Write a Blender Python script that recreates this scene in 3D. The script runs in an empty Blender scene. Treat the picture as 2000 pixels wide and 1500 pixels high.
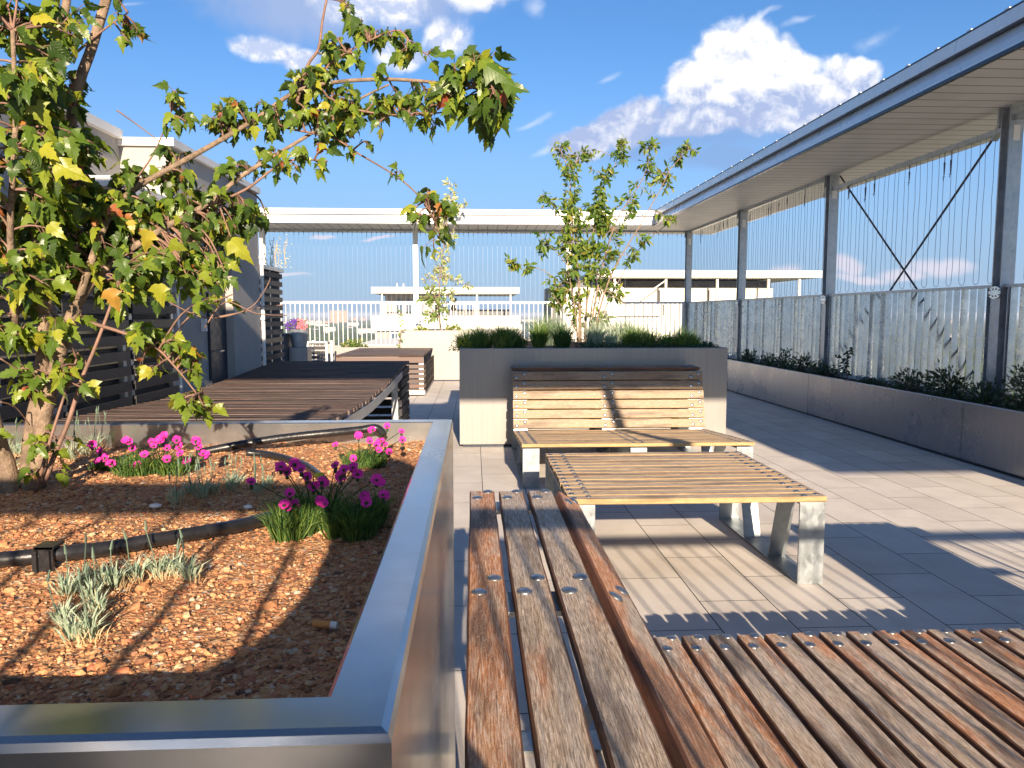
import bpy, math, random
from mathutils import Vector, Matrix, noise as mnoise
R = math.radians
random.seed(7)
# ------------------------------------------------------------------ camera
scene = bpy.context.scene
COL = scene.collection
F_PX = 1480.0
EYE = 1.26
PITCH = math.atan(137 / F_PX)
YAW = math.atan(75 / math.hypot(F_PX, 137))
cam_d = bpy.data.cameras.new('camera')
cam = bpy.data.objects.new('camera', cam_d)
COL.objects.link(cam)
cam.location = (0, 0, EYE)
cam.rotation_euler = (R(90) - PITCH, 0, -YAW)
cam_d.sensor_width = 36.0
cam_d.lens = F_PX / 2000 * 36
cam_d.clip_start = 0.02
cam_d.clip_end = 60000
scene.camera = cam
# ------------------------------------------------------------------ light and exposure
SUN_EL = R(18.6)
SUN_AZ = R(5.0)            # shadows run away from the camera, a little to the left
sun_d = bpy.data.lights.new('sun', 'SUN')
sun_d.energy = 5.0
sun_d.angle = R(0.5)
sun_d.color = (1.0, 0.81, 0.60)
sun = bpy.data.objects.new('sun', sun_d)
COL.objects.link(sun)
travel = Vector((-math.sin(SUN_AZ) * math.cos(SUN_EL), math.cos(SUN_AZ) * math.cos(SUN_EL), -math.sin(SUN_EL)))
sun.rotation_euler = travel.to_track_quat('-Z', 'Y').to_euler()
sun.location = (0, -5, 8)
scene.view_settings.view_transform = 'Standard'
scene.view_settings.look = 'None'
scene.view_settings.gamma = 1.0
scene.view_settings.exposure = 1.25
scene.cycles.max_bounces = 6
scene.cycles.transparent_max_bounces = 12

# ------------------------------------------------------------------ node helpers
class NT:
    def __init__(s, tree):
        s.t = tree; s.n = tree.nodes; s.l = tree.links
    def new(s, typ, **kw):
        nd = s.n.new(typ)
        for k, v in kw.items(): setattr(nd, k, v)
        return nd
    def put(s, sock, v):
        if isinstance(v, bpy.types.NodeSocket): s.l.new(v, sock)
        elif v is not None:
            if hasattr(sock.default_value, '__len__') and not hasattr(v, '__len__'): v = (v, v, v)
            if hasattr(sock.default_value, '__len__') and len(sock.default_value) == 4 and len(v) == 3: v = (*v, 1)
            sock.default_value = v
    def math(s, op, a, b=None, c=None, clamp=False):
        nd = s.new('ShaderNodeMath', operation=op); nd.use_clamp = clamp
        s.put(nd.inputs[0], a)
        if b is not None: s.put(nd.inputs[1], b)
        if c is not None: s.put(nd.inputs[2], c)
        return nd.outputs[0]
    def vmath(s, op, a, b=None):
        nd = s.new('ShaderNodeVectorMath', operation=op)
        s.put(nd.inputs[0], a)
        if b is not None: s.put(nd.inputs[1], b)
        return nd.outputs[1] if op in ('LENGTH', 'DISTANCE', 'DOT_PRODUCT') else nd.outputs[0]
    def sep(s, v):
        nd = s.new('ShaderNodeSeparateXYZ'); s.put(nd.inputs[0], v); return nd.outputs
    def comb(s, x=0, y=0, z=0):
        nd = s.new('ShaderNodeCombineXYZ')
        for i, v in enumerate((x, y, z)): s.put(nd.inputs[i], v)
        return nd.outputs[0]
    def noise(s, vec, scale, detail=4, rough=.55, dist=0, out='Fac'):
        nd = s.new('ShaderNodeTexNoise'); s.put(nd.inputs['Vector'], vec)
        nd.inputs['Scale'].default_value = scale; nd.inputs['Detail'].default_value = detail
        nd.inputs['Roughness'].default_value = rough; nd.inputs['Distortion'].default_value = dist
        return nd.outputs[out]
    def vor(s, vec, scale, feature='F1', out='Distance'):
        nd = s.new('ShaderNodeTexVoronoi', feature=feature); s.put(nd.inputs['Vector'], vec)
        nd.inputs['Scale'].default_value = scale
        return nd.outputs[out]
    def mix(s, f, a, b, typ='MIX'):
        nd = s.new('ShaderNodeMix', data_type='RGBA', blend_type=typ)
        s.put(nd.inputs[0], f); s.put(nd.inputs[6], a); s.put(nd.inputs[7], b)
        return nd.outputs[2]
    def ramp(s, f, lo, hi, a=0.0, b=1.0, smooth=True):
        nd = s.new('ShaderNodeMapRange'); nd.interpolation_type = 'SMOOTHSTEP' if smooth else 'LINEAR'
        s.put(nd.inputs[0], f)
        for i, v in enumerate((lo, hi, a, b)): nd.inputs[i + 1].default_value = v
        return nd.outputs[0]
    def mapping(s, v, scale=(1, 1, 1), loc=(0, 0, 0), rot=(0, 0, 0)):
        nd = s.new('ShaderNodeMapping'); s.put(nd.inputs[0], v)
        nd.inputs['Scale'].default_value = scale; nd.inputs['Location'].default_value = loc; nd.inputs['Rotation'].default_value = rot
        return nd.outputs[0]
    def bump(s, h, strength=.3, dist=.01, normal=None):
        nd = s.new('ShaderNodeBump'); nd.inputs['Strength'].default_value = strength; nd.inputs['Distance'].default_value = dist
        s.put(nd.inputs['Height'], h)
        if normal is not None: s.put(nd.inputs['Normal'], normal)
        return nd.outputs[0]

def material(name):
    m = bpy.data.materials.new(name); m.use_nodes = True
    nt = NT(m.node_tree)
    return m, nt, m.node_tree.nodes['Principled BSDF']

def simple(name, col, rough=.6, metal=0.0, var=.12, scale=8.0, bump=0.0, spec=.5, bscale=60, coat=0):
    m, n, p = material(name)
    g = n.new('ShaderNodeNewGeometry').outputs['Position']
    f = n.noise(g, scale, 5, .6)
    lo = tuple(c * (1 - var) for c in col); hi = tuple(min(1, c * (1 + var)) for c in col)
    n.put(p.inputs['Base Color'], n.mix(n.ramp(f, .3, .7), lo, hi))
    n.put(p.inputs['Roughness'], n.ramp(n.noise(g, scale * 2.3, 3), .3, .7, max(.02, rough - .08), min(1, rough + .08)))
    p.inputs['Metallic'].default_value = metal
    p.inputs['Specular IOR Level'].default_value = spec
    if coat: p.inputs['Coat Weight'].default_value = coat; p.inputs['Coat Roughness'].default_value = .12
    if bump: n.put(p.inputs['Normal'], n.bump(n.noise(g, bscale, 4, .65), bump, .004))
    return m

# ------------------------------------------------------------------ sky
def px_uv(x, y):
    return ((x - 925) / 1480.0, (613 - y) / 1480.0)
def make_world():
    w = bpy.data.worlds.new('World'); scene.world = w; w.use_nodes = True
    n = NT(w.node_tree)
    bg = w.node_tree.nodes['Background']
    sky = n.new('ShaderNodeTexSky', sky_type='NISHITA')
    sky.sun_disc = False; sky.sun_elevation = SUN_EL; sky.sun_rotation = R(180) - SUN_AZ
    sky.altitude = 200; sky.air_density = 1.0; sky.dust_density = .5; sky.ozone_density = 2.2
    d = n.new('ShaderNodeTexCoord').outputs['Generated']
    x, y, z = n.sep(d)
    ay = n.math('MAXIMUM', n.math('ABSOLUTE', y), .05)
    u = n.math('DIVIDE', x, ay); v = n.math('DIVIDE', z, ay)
    uv = n.comb(u, v, 0)
    wn = n.new('ShaderNodeTexNoise'); n.put(wn.inputs['Vector'], uv); wn.inputs['Scale'].default_value = 9; wn.inputs['Detail'].default_value = 3
    warp = n.vmath('MULTIPLY', n.vmath('SUBTRACT', wn.outputs['Color'], (.5, .5, .5)), (.05, .05, 0))
    uvw = n.vmath('ADD', uv, warp)
    billow = n.vor(uvw, 26, 'SMOOTH_F1'); billow2 = n.vor(uvw, 60, 'SMOOTH_F1')
    fb = n.noise(uvw, 14, 8, .62)
    det = n.math('ADD', n.math('MULTIPLY', n.math('SUBTRACT', .42, billow), .55),
                 n.math('ADD', n.math('MULTIPLY', n.math('SUBTRACT', .42, billow2), .35), n.math('MULTIPLY', n.math('SUBTRACT', fb, .5), 1.5)))
    def field(ells, rnd=.0):
        out = None
        for (cx, cy, rx, ry, rot) in ells:
            cu, cv = px_uv(cx, cy)
            m = n.new('ShaderNodeMapping', vector_type='TEXTURE'); n.put(m.inputs[0], uvw)
            m.inputs['Location'].default_value = (cu, cv, 0); m.inputs['Rotation'].default_value = (0, 0, R(rot))
            m.inputs['Scale'].default_value = (rx / 1480, ry / 1480, 1)
            e = n.math('SUBTRACT', 1, n.vmath('LENGTH', m.outputs[0]))
            out = e if out is None else n.math('SMOOTH_MAX', out, e, .15)
        return out
    white = [(1430, 130, 125, 90, 0), (1500, 150, 120, 80, 0), (1350, 190, 75, 80, 0), (1460, 215, 200, 70, 0), (1560, 190, 110, 60, 0),
             (1650, 175, 90, 65, 0), (1215, 245, 90, 55, 15), (1140, 280, 85, 42, 20), (1360, 245, 120, 40, 0)]
    fW = field(white)
    dens = n.ramp(n.math('ADD', fW, n.math('MULTIPLY', det, .42)), .07, .32)
    upper = field([(540, 115, 90, 30, 0), (600, 130, 60, 30, 0), (875, 85, 60, 40, 0), (790, 125, 75, 40, 0), (930, 20, 90, 40, -8), (740, 30, 130, 60, 0)])
    dU = n.ramp(n.math('ADD', upper, n.math('MULTIPLY', det, .5)), .08, .6)
    soft = field([(620, 30, 290, 100, -4), (420, -5, 200, 45, 0), (830, 20, 190, 75, 0)])
    dS = n.ramp(n.math('ADD', soft, n.math('MULTIPLY', n.math('SUBTRACT', fb, .5), .9)), .0, .75, 0, .85)
    grey = field([(1400, 262, 250, 75, 0), (1540, 250, 210, 70, 0), (1250, 280, 190, 45, 10), (1400, 315, 190, 40, 0)])
    dG = n.ramp(n.math('ADD', grey, n.math('MULTIPLY', n.math('SUBTRACT', fb, .5), .8)), .05, .8, 0, .75)
    wisp = field([(1040, 45, 30, 30, 0), (1035, 250, 75, 12, 20), (1700, 90, 70, 28, 25), (1185, 160, 40, 10, 15), (1560, 55, 40, 10, 20),
                  (300, 45, 50, 8, 0), (1060, 300, 60, 10, 20), (1480, 50, 60, 8, 15)])
    dw = n.ramp(n.math('ADD', wisp, n.math('MULTIPLY', n.math('SUBTRACT', fb, .5), 1.9)), .2, 1.3, 0, .6)
    low = field([(1540, 530, 50, 28, 0), (1665, 525, 60, 28, 0), (1700, 548, 110, 14, 0), (1860, 522, 95, 30, 0), (1780, 540, 90, 18, 0), (640, 466, 40, 6, 0),
                 (750, 473, 50, 5, 0), (560, 540, 90, 6, 0)])
    dL = n.ramp(n.math('ADD', low, n.math('MULTIPLY', det, .35)), .1, .7, 0, .7)
    # brighter where the billows face the sun side above, duller towards the base of each cloud
    fb2 = n.noise(n.vmath('ADD', uvw, (-.004, .012, 0)), 14, 8, .62)
    bil2 = n.vor(n.vmath('ADD', uvw, (-.002, .009, 0)), 26, 'SMOOTH_F1')
    relief = n.math('ADD', n.math('MULTIPLY', n.math('SUBTRACT', fb, fb2), 4.0), n.math('MULTIPLY', n.math('SUBTRACT', bil2, billow), 1.6))
    hgt = n.ramp(n.math('ADD', v, n.math('MULTIPLY', relief, .05)), px_uv(0, 300)[1], px_uv(0, 70)[1])
    lit = n.math('ADD', hgt, n.math('MULTIPLY', relief, .55), clamp=True)
    cw = n.mix(lit, (.34, .42, .64), (1.0, .97, .93))
    skyc = n.mix(1.0, sky.outputs[0], (.68, 1.05, 1.42), 'MULTIPLY')
    # long air path near the horizon: pale violet blue
    hz = n.ramp(z, .0, .34, 1, 0)
    skyc = n.mix(n.math('MULTIPLY', hz, .85), skyc, (3.0, 4.1, 6.2))
    K = 10.5
    c = n.mix(dS, skyc, tuple(K * a for a in (.34, .43, .66)))
    c = n.mix(dw, c, tuple(K * a for a in (.66, .73, .88)))
    c = n.mix(dL, c, tuple(K * a for a in (.72, .66, .74)))
    cu = n.mix(n.ramp(relief, -.25, .3), (.50, .58, .80), (.92, .92, .95))
    c = n.mix(dU, c, n.vmath('SCALE', cu) if False else n.mix(1.0, cu, (K * .95, K * .95, K * .95), 'MULTIPLY'))
    c = n.mix(dG, c, tuple(K * a for a in (.22, .35, .62)))
    c = n.mix(dens, c, n.mix(1.0, cw, (K * 1.06, K * 1.06, K * 1.06), 'MULTIPLY'))
    w.node_tree.links.new(c, bg.inputs[0])
    bg.inputs[1].default_value = 0.05
make_world()

# ------------------------------------------------------------------ mesh helpers
def at(x, y, Y):
    """point of the photographed view ray through (x, y) at real distance Y along the terrace"""
    u = (x - 1000) / F_PX; v = -(y - 750) / F_PX
    cp, sp, c, s = math.cos(PITCH), math.sin(PITCH), math.cos(YAW), math.sin(YAW)
    r = Vector((s * cp + u * c + v * s * sp, c * cp - u * s + v * c * sp, -sp + v * cp))
    r *= Y / r.y
    return Vector((r.x, r.y, r.z + EYE))
def on_z(x, y, z):
    a = at(x, y, 1.0); k = (z - EYE) / (a.z - EYE)
    return Vector((a.x * k, k, z))

class MB:
    def __init__(s): s.v = []; s.f = []; s.m = []; s.a = []
    def add(s, vs, fs, m=0, a=None):
        b = len(s.v); s.v += [tuple(p) for p in vs]
        s.a += (a if a is not None else [(0, 0, 0)] * len(vs))
        for i, f in enumerate(fs):
            s.f.append(tuple(b + k for k in f)); s.m.append(m[i] if isinstance(m, (list, tuple)) else m)
    def box(s, x0, x1, y0, y1, z0, z1, m=0, a=(0, 0, 0)):
        v = [(x0, y0, z0), (x1, y0, z0), (x1, y1, z0), (x0, y1, z0), (x0, y0, z1), (x1, y0, z1), (x1, y1, z1), (x0, y1, z1)]
        s.add(v, [(3, 2, 1, 0), (4, 5, 6, 7), (0, 1, 5, 4), (1, 2, 6, 5), (2, 3, 7, 6), (3, 0, 4, 7)], m, [a] * 8)
    def cbox(s, x0, x1, y0, y1, z0, z1, c=.004, m=0):
        """box with chamfered edges (24 vertices)"""
        vs = []; key = {}
        X = (x0, x1); Y = (y0, y1); Z = (z0, z1); sg = (1, -1)
        for i in (0, 1):
            for j in (0, 1):
                for k in (0, 1):
                    for ax in (0, 1, 2):
                        p = [X[i] + sg[i] * c, Y[j] + sg[j] * c, Z[k] + sg[k] * c]
                        p[ax] = (X[i], Y[j], Z[k])[ax]
                        key[i, j, k, ax] = len(vs); vs.append(p)
        K = key; fs = []
        for ax in (0, 1, 2):
            for side in (0, 1):
                o = [q for q in (0, 1, 2) if q != ax]; ring = []
                for (p, q) in ((0, 0), (1, 0), (1, 1), (0, 1)):
                    idx = [0, 0, 0]; idx[ax] = side; idx[o[0]] = p; idx[o[1]] = q; ring.append(K[(*idx, ax)])
                fs.append(tuple(ring))
        for ax in (0, 1, 2):
            o = [q for q in (0, 1, 2) if q != ax]
            for p in (0, 1):
                for q in (0, 1):
                    a = [0, 0, 0]; a[o[0]] = p; a[o[1]] = q; b = list(a); a[ax] = 0; b[ax] = 1
                    fs.append((K[(*a, o[0])], K[(*b, o[0])], K[(*b, o[1])], K[(*a, o[1])]))
        for i in (0, 1):
            for j in (0, 1):
                for k in (0, 1): fs.append((K[i, j, k, 0], K[i, j, k, 1], K[i, j, k, 2]))
        s.add(vs, fs, m)
    def tube(s, pts, rad, n=8, m=0, a=(0, 0, 0), caps=True):
        pts = [Vector(p) for p in pts]
        if not isinstance(rad, (list, tuple)): rad = [rad] * len(pts)
        vs = []; fs = []; at_ = []; L = 0
        prev = None
        for i, p in enumerate(pts):
            t = (pts[min(i + 1, len(pts) - 1)] - pts[max(i - 1, 0)])
            if t.length < 1e-9: t = Vector((0, 0, 1))
            t.normalize()
            if prev is None:
                ref = Vector((1, 0, 0)) if abs(t.x) < .8 else Vector((0, 1, 0))
                e = t.cross(ref).normalized()
            else:
                e = (prev - t * prev.dot(t)); e = e.normalized() if e.length > 1e-6 else t.orthogonal().normalized()
            prev = e; b = t.cross(e)
            if i: L += (p - pts[i - 1]).length
            for k in range(n):
                g = 2 * math.pi * k / n
                vs.append(p + (e * math.cos(g) + b * math.sin(g)) * rad[i]); at_.append((L, k / n, a[2]))
        for i in range(len(pts) - 1):
            for k in range(n):
                q = (k + 1) % n
                fs.append((i * n + k, i * n + q, (i + 1) * n + q, (i + 1) * n + k))
        if caps: fs.append(tuple(range(n - 1, -1, -1))); fs.append(tuple((len(pts) - 1) * n + k for k in range(n)))
        s.add(vs, fs, m, at_)
    def bar(s, p, q, up, w, t, m=0):
        """flat bar from p to q, w along up x dir, t along up"""
        p = Vector(p); q = Vector(q); d = (q - p).normalized(); up = Vector(up); side = d.cross(up).normalized(); up = side.cross(d).normalized()
        vs = []
        for e in (p, q):
            for (i, j) in ((-1, -1), (1, -1), (1, 1), (-1, 1)): vs.append(e + side * (w / 2 * i) + up * (t / 2 * j))
        s.add(vs, [(3, 2, 1, 0), (4, 5, 6, 7), (0, 1, 5, 4), (1, 2, 6, 5), (2, 3, 7, 6), (3, 0, 4, 7)], m)
    def prism(s, prof, fn0, fn1, m=0):
        """close a profile polygon swept from fn0(point) to fn1(point)"""
        k = len(prof); vs = [fn0(p) for p in prof] + [fn1(p) for p in prof]
        fs = [(i, (i + 1) % k, k + (i + 1) % k, k + i) for i in range(k)] + [tuple(range(k - 1, -1, -1)), tuple(range(k, 2 * k))]
        s.add(vs, fs, m)
    def build(s, name, mats, parent=None, smooth=False, attr=True, local=False):
        if not isinstance(mats, (list, tuple)): mats = [mats]
        off = Vector((0, 0, 0))
        pp = parent
        while pp is not None and not local: off = off + pp.location; pp = pp.parent
        me = bpy.data.meshes.new(name)
        me.from_pydata([(a - off.x, b - off.y, c - off.z) for a, b, c in s.v], [], s.f)
        for mt in mats: me.materials.append(mt)
        me.polygons.foreach_set('material_index', s.m)
        if smooth or name == 'crown': me.polygons.foreach_set('use_smooth', [True] * len(s.f))
        if attr:
            at_ = me.attributes.new('tag', 'FLOAT_VECTOR', 'POINT')
            at_.data.foreach_set('vector', [c for p in s.a for c in p])
        me.update()
        import bmesh
        bm = bmesh.new(); bm.from_mesh(me)
        if len(s.f) < 60000 and not getattr(s, 'open', False): bmesh.ops.recalc_face_normals(bm, faces=bm.faces)
        bm.to_mesh(me); bm.free()
        o = bpy.data.objects.new(name, me); COL.objects.link(o)
        if parent is not None: o.parent = parent
        return o
def tag(o, label=None, cat=None, group=None, kind=None):
    if label: o['label'] = label
    if cat: o['category'] = cat
    if group: o['group'] = group
    if kind: o['kind'] = kind
    return o
def empty(name, loc, label, cat, group=None):
    e = bpy.data.objects.new(name, None); COL.objects.link(e); e.location = loc; e.empty_display_size = .1
    return tag(e, label, cat, group)
def struct(name, mb, mat, **k):
    o = mb.build(name, mat, **k); o['kind'] = 'structure'; return o

# ------------------------------------------------------------------ materials
def wood(name, grey, tan, red, dark, tonebase=0.0, flecks=.5, blot=.65, rough=.62, bump=.35, scale=1.0):
    m, n, p = material(name)
    a = n.new('ShaderNodeAttribute', attribute_name='tag').outputs['Vector']
    al, ac, sd = n.sep(a)
    base = n.comb(n.math('ADD', al, n.math('MULTIPLY', sd, 17.3)), n.math('ADD', ac, n.math('MULTIPLY', sd, 5.1)), sd)
    g1 = n.mapping(base, (5, 60, 1)); g2 = n.mapping(base, (26, 420, 1)); lo = n.mapping(base, (2.4, 11, 1))
    n1 = n.noise(g1, 1.0 * scale, 6, .6, .6); n2 = n.noise(g2, 1.0, 4, .7, .3); n3 = n.noise(lo, 1.0, 5, .6, .4)
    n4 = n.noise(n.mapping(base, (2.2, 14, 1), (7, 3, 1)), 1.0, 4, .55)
    tone = n.math('FRACT', n.math('MULTIPLY', sd, 1.0))
    f1 = n.ramp(n.math('ADD', n.math('ADD', n.math('MULTIPLY', n.math('SUBTRACT', n3, .5), 2.0), n.math('MULTIPLY', tone, .9)), tonebase - .1), .22, .62)
    c = n.mix(n.ramp(n1, .3, .7), grey, tan)
    c = n.mix(f1, c, red)
    c = n.mix(n.ramp(n2, .46, .68, 0, .7), c, tuple(min(1, x * 1.75 + .04) for x in grey))
    c = n.mix(n.ramp(n2, .50, .34, 0, .65), c, dark)
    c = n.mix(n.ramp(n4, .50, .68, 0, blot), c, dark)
    fl = n.vor(n.mapping(base, (150, 300, 1)), 1.0)
    flm = n.math('MULTIPLY', n.ramp(fl, .22, .12), n.ramp(n.noise(n.mapping(base, (6, 14, 1), (3, 1, 4)), 1.0, 3), .50, .60))
    c = n.mix(n.math('MULTIPLY', flm, flecks), c, (.80, .64, .36))
    n.put(p.inputs['Base Color'], c)
    n.put(p.inputs['Roughness'], n.ramp(n1, .3, .7, rough - .14, rough + .12))
    p.inputs['Specular IOR Level'].default_value = .45 if rough < .7 else .15
    h = n.math('ADD', n.math('MULTIPLY', n1, .5), n.math('ADD', n2, n.math('MULTIPLY', flm, .4)))
    n.put(p.inputs['Normal'], n.bump(h, bump, .004))
    return m
M = {}
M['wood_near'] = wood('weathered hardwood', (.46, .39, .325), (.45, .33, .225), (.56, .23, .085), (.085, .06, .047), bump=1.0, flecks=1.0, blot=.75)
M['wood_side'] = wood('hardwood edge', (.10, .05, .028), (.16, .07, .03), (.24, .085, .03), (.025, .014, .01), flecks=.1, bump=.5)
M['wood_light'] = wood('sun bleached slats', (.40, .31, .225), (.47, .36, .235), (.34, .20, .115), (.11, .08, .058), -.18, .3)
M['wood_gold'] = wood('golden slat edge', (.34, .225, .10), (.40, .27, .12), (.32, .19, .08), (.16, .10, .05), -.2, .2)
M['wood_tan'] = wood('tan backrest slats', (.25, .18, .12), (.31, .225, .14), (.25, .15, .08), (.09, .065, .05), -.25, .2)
M['wood_dark'] = wood('dark stained slats with painted leaf dapple', (.038, .030, .028), (.062, .044, .034), (.075, .04, .027), (.012, .011, .012), -.1, .25, blot=.95, rough=.80)  # strong dark blotches put dappled leaf shade into the deck colour
M['wood_box'] = wood('faded brown slats', (.11, .08, .07), (.15, .105, .09), (.12, .07, .055), (.05, .035, .03), -.1, .25)
M['wood_black'] = wood('black stained battens', (.020, .020, .024), (.034, .032, .034), (.035, .028, .025), (.008, .008, .01), -.3, .1)

def galv(name='galvanised steel', base=(.36, .41, .46), rough=.42, metal=.75):
    m, n, p = material(name)
    g = n.new('ShaderNodeNewGeometry').outputs['Position']
    v = n.vor(n.mapping(g, (1, 1, .6)), 38, 'F1', 'Color'); vv = n.sep(v)[0]
    nz = n.noise(g, 9, 5, .65)
    f = n.math('ADD', n.math('MULTIPLY', vv, .22), n.math('MULTIPLY', nz, .95))
    c = n.mix(n.ramp(f, .25, .95), tuple(x * .74 for x in base), tuple(min(1, x * 1.22) for x in base))
    c = n.mix(n.ramp(n.noise(n.mapping(g, (3, 3, 1.2)), 5, 6, .7), .62, .8, 0, .30), c, (.58, .58, .57))
    n.put(p.inputs['Base Color'], c); p.inputs['Metallic'].default_value = metal
    n.put(p.inputs['Roughness'], n.ramp(f, .2, .9, rough - .1, rough + .14))
    n.put(p.inputs['Normal'], n.bump(f, .12, .003))
    return m
M['galv'] = galv(base=(.44, .47, .50))
M['galv_light'] = simple('pale galvanised bars', (.56, .61, .64), .24, .8, .10, 6)
M['galv_leg'] = galv('galvanised frame steel', (.31, .34, .36))
M['bolt'] = simple('bolt head zinc', (.30, .32, .34), .33, .9, .2, 60)
M['cable'] = simple('stainless cable', (.16, .19, .24), .4, .6)
M['cable'] = M['cable']; M['white'] = simple('white coated metal', (.80, .79, .76), .45, 0, .03, 2)
M['fasc'] = simple('white metal fascia', (.74, .75, .76), .30, .25, .03, 1.2)
M['flash'] = simple('dark flashing', (.045, .055, .08), .35, .4)
M['black'] = simple('black plastic pipe', (.016, .016, .018), .33, 0, .25, 40, .15, .6)
M['render'] = simple('grey plaster', (.36, .35, .335), .88, 0, .08, 3, .25, .3, 220)
M['render_dark'] = simple('dark grey door panel', (.035, .045, .062), .5, .2)
M['soil'] = simple('dark soil', (.05, .035, .025), .95, 0, .4, 20, .8, .2, 90)
M['pot'] = simple('zinc pot', (.34, .37, .39), .5, .5, .15, 12)
M['ledge'] = simple('white ledge', (.78, .77, .74), .6, 0, .04, 4)

def planter_mat(name, base, rough, metal):
    m, n, p = material(name)
    g = n.new('ShaderNodeNewGeometry').outputs['Position']
    st = n.noise(n.mapping(g, (30, 30, 1.1)), 1.0, 4, .5)
    bl = n.noise(g, 1.7, 4, .5)
    c = n.mix(n.ramp(st, .3, .7), tuple(x * .95 for x in base), tuple(x * 1.05 for x in base))
    c = n.mix(n.ramp(bl, .4, .75, 0, .25), c, tuple(x * .8 for x in base))
    n.put(p.inputs['Base Color'], c); p.inputs['Metallic'].default_value = metal
    n.put(p.inputs['Roughness'], n.ramp(n.math('ADD', n.math('MULTIPLY', st, .4), n.math('MULTIPLY', bl, .6)), .3, .7, rough - .06, rough + .08))
    sc = n.noise(n.mapping(g, (3, 60, 60)), 1.0, 5, .7); dr = n.noise(g, 26, 6, .7)
    n.put(p.inputs['Roughness'], n.math('ADD', n.math('MULTIPLY', n.ramp(n.math('ADD', n.math('MULTIPLY', sc, .5), n.math('MULTIPLY', dr, .5)), .48, .75), .07), n.ramp(bl, .3, .7, rough - .05, rough + .06)))
    n.put(p.inputs['Normal'], n.bump(n.math('ADD', bl, n.math('MULTIPLY', sc, .0)), .12, .02))
    return m
M['planter'] = planter_mat('brushed planter sheet', (.27, .26, .25), .40, .35)
M['planter_near'] = planter_mat('polished planter sheet', (.46, .46, .46), .20, .86)
M['planter_side'] = planter_mat('satin planter sheet', (.36, .36, .375), .28, .7)

def floor_mat():
    m, n, p = material('concrete terrace tiles')
    g = n.new('ShaderNodeNewGeometry').outputs['Position']
    x, y, z = n.sep(g)
    b = n.new('ShaderNodeTexBrick'); b.offset = .5; b.squash = 1
    n.put(b.inputs['Vector'], n.comb(n.math('SUBTRACT', y, .188), n.math('SUBTRACT', x, .059), 0))
    b.inputs['Scale'].default_value = 1.0; b.inputs['Mortar Size'].default_value = .0028; b.inputs['Mortar Smooth'].default_value = .25
    b.inputs['Brick Width'].default_value = .60; b.inputs['Row Height'].default_value = .309; b.inputs['Bias'].default_value = 0
    b.inputs['Color1'].default_value = (.59, .55, .505, 1); b.inputs['Color2'].default_value = (.67, .625, .575, 1); b.inputs['Mortar'].default_value = (.03, .03, .03, 1)
    sp = n.noise(g, 160, 3, .7); st = n.noise(g, 3.5, 5, .6); st2 = n.noise(n.mapping(g, (9, 1.4, 1)), 1, 4, .6)
    c = n.mix(n.ramp(st, .35, .7, 0, .35), b.outputs[0], (.42, .37, .32))
    c = n.mix(n.ramp(st2, .5, .75, 0, .22), c, (.40, .36, .32))
    c = n.mix(n.ramp(sp, .45, .75, 0, .3), c, (.36, .33, .30))
    c = n.mix(n.ramp(n.vor(g, 23), .07, .03, 0, .6), c, (.12, .09, .06))
    c = n.mix(b.outputs[1], c, (.035, .033, .032))
    n.put(p.inputs['Base Color'], c)
    p.inputs['Roughness'].default_value = .78; p.inputs['Specular IOR Level'].default_value = .35
    h = n.math('ADD', n.math('MULTIPLY', n.math('SUBTRACT', 1, b.outputs[1]), 1.0), n.math('MULTIPLY', sp, .12))
    n.put(p.inputs['Normal'], n.bump(h, .55, .004))
    return m
M['floor'] = floor_mat()
def soffit_mat():
    m, n, p = material('ribbed soffit cladding')
    g = n.new('ShaderNodeNewGeometry').outputs['Position']
    x, y, z = n.sep(g)
    # boards run across the canopy: along x on the long side, along y on the far side
    far = n.math('MULTIPLY', n.math('GREATER_THAN', y, 15.31), n.math('LESS_THAN', x, 3.64))
    cc = n.math('ADD', n.math('MULTIPLY', far, x), n.math('MULTIPLY', n.math('SUBTRACT', 1, far), y))
    fr = n.math('FRACT', n.math('DIVIDE', cc, .20))
    gap = n.math('LESS_THAN', n.math('ABSOLUTE', n.math('SUBTRACT', fr, .5)), .035)
    c = n.mix(n.ramp(n.noise(g, 2, 3), .3, .7), (.57, .57, .575), (.64, .64, .64))
    n.put(p.inputs['Base Color'], n.mix(gap, c, (.10, .09, .085))); p.inputs['Roughness'].default_value = .6
    return m
M['soffit'] = soffit_mat()
def gravel_mat(bed=False):
    m, n, p = material('bed gravel' if bed else 'crushed stone')
    g = n.new('ShaderNodeNewGeometry').outputs['Position']
    a = n.new('ShaderNodeAttribute', attribute_name='tag').outputs['Vector']; t = n.sep(a)[2]
    if bed: t = n.sep(n.vor(g, 190, 'F1', 'Color'))[0]
    r = n.new('ShaderNodeValToRGB'); e = r.color_ramp
    cols = [(0, (.10, .07, .05)), (.15, (.32, .135, .065)), (.4, (.50, .24, .105)), (.66, (.58, .33, .16)), (.8, (.44, .14, .07)), (.95, (.64, .46, .27)), (1, (.56, .50, .42))]
    e.elements[0].position = 0; e.elements[0].color = (*cols[0][1], 1); e.elements[1].position = 1; e.elements[1].color = (*cols[-1][1], 1)
    for q, cl in cols[1:-1]:
        k = e.elements.new(q); k.color = (*cl, 1)
    n.put(r.inputs[0], t)
    c = n.mix(n.ramp(n.noise(g, 300, 3), .4, .7, 0, .4), r.outputs[0], (.30, .18, .10))
    n.put(p.inputs['Base Color'], c); p.inputs['Roughness'].default_value = .9; p.inputs['Specular IOR Level'].default_value = .25
    hh = n.math('ADD', n.vor(g, 190), n.noise(g, 420, 3)) if bed else n.noise(g, 500, 3)
    n.put(p.inputs['Normal'], n.bump(hh, .9 if bed else .4, .003))
    return m
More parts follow.
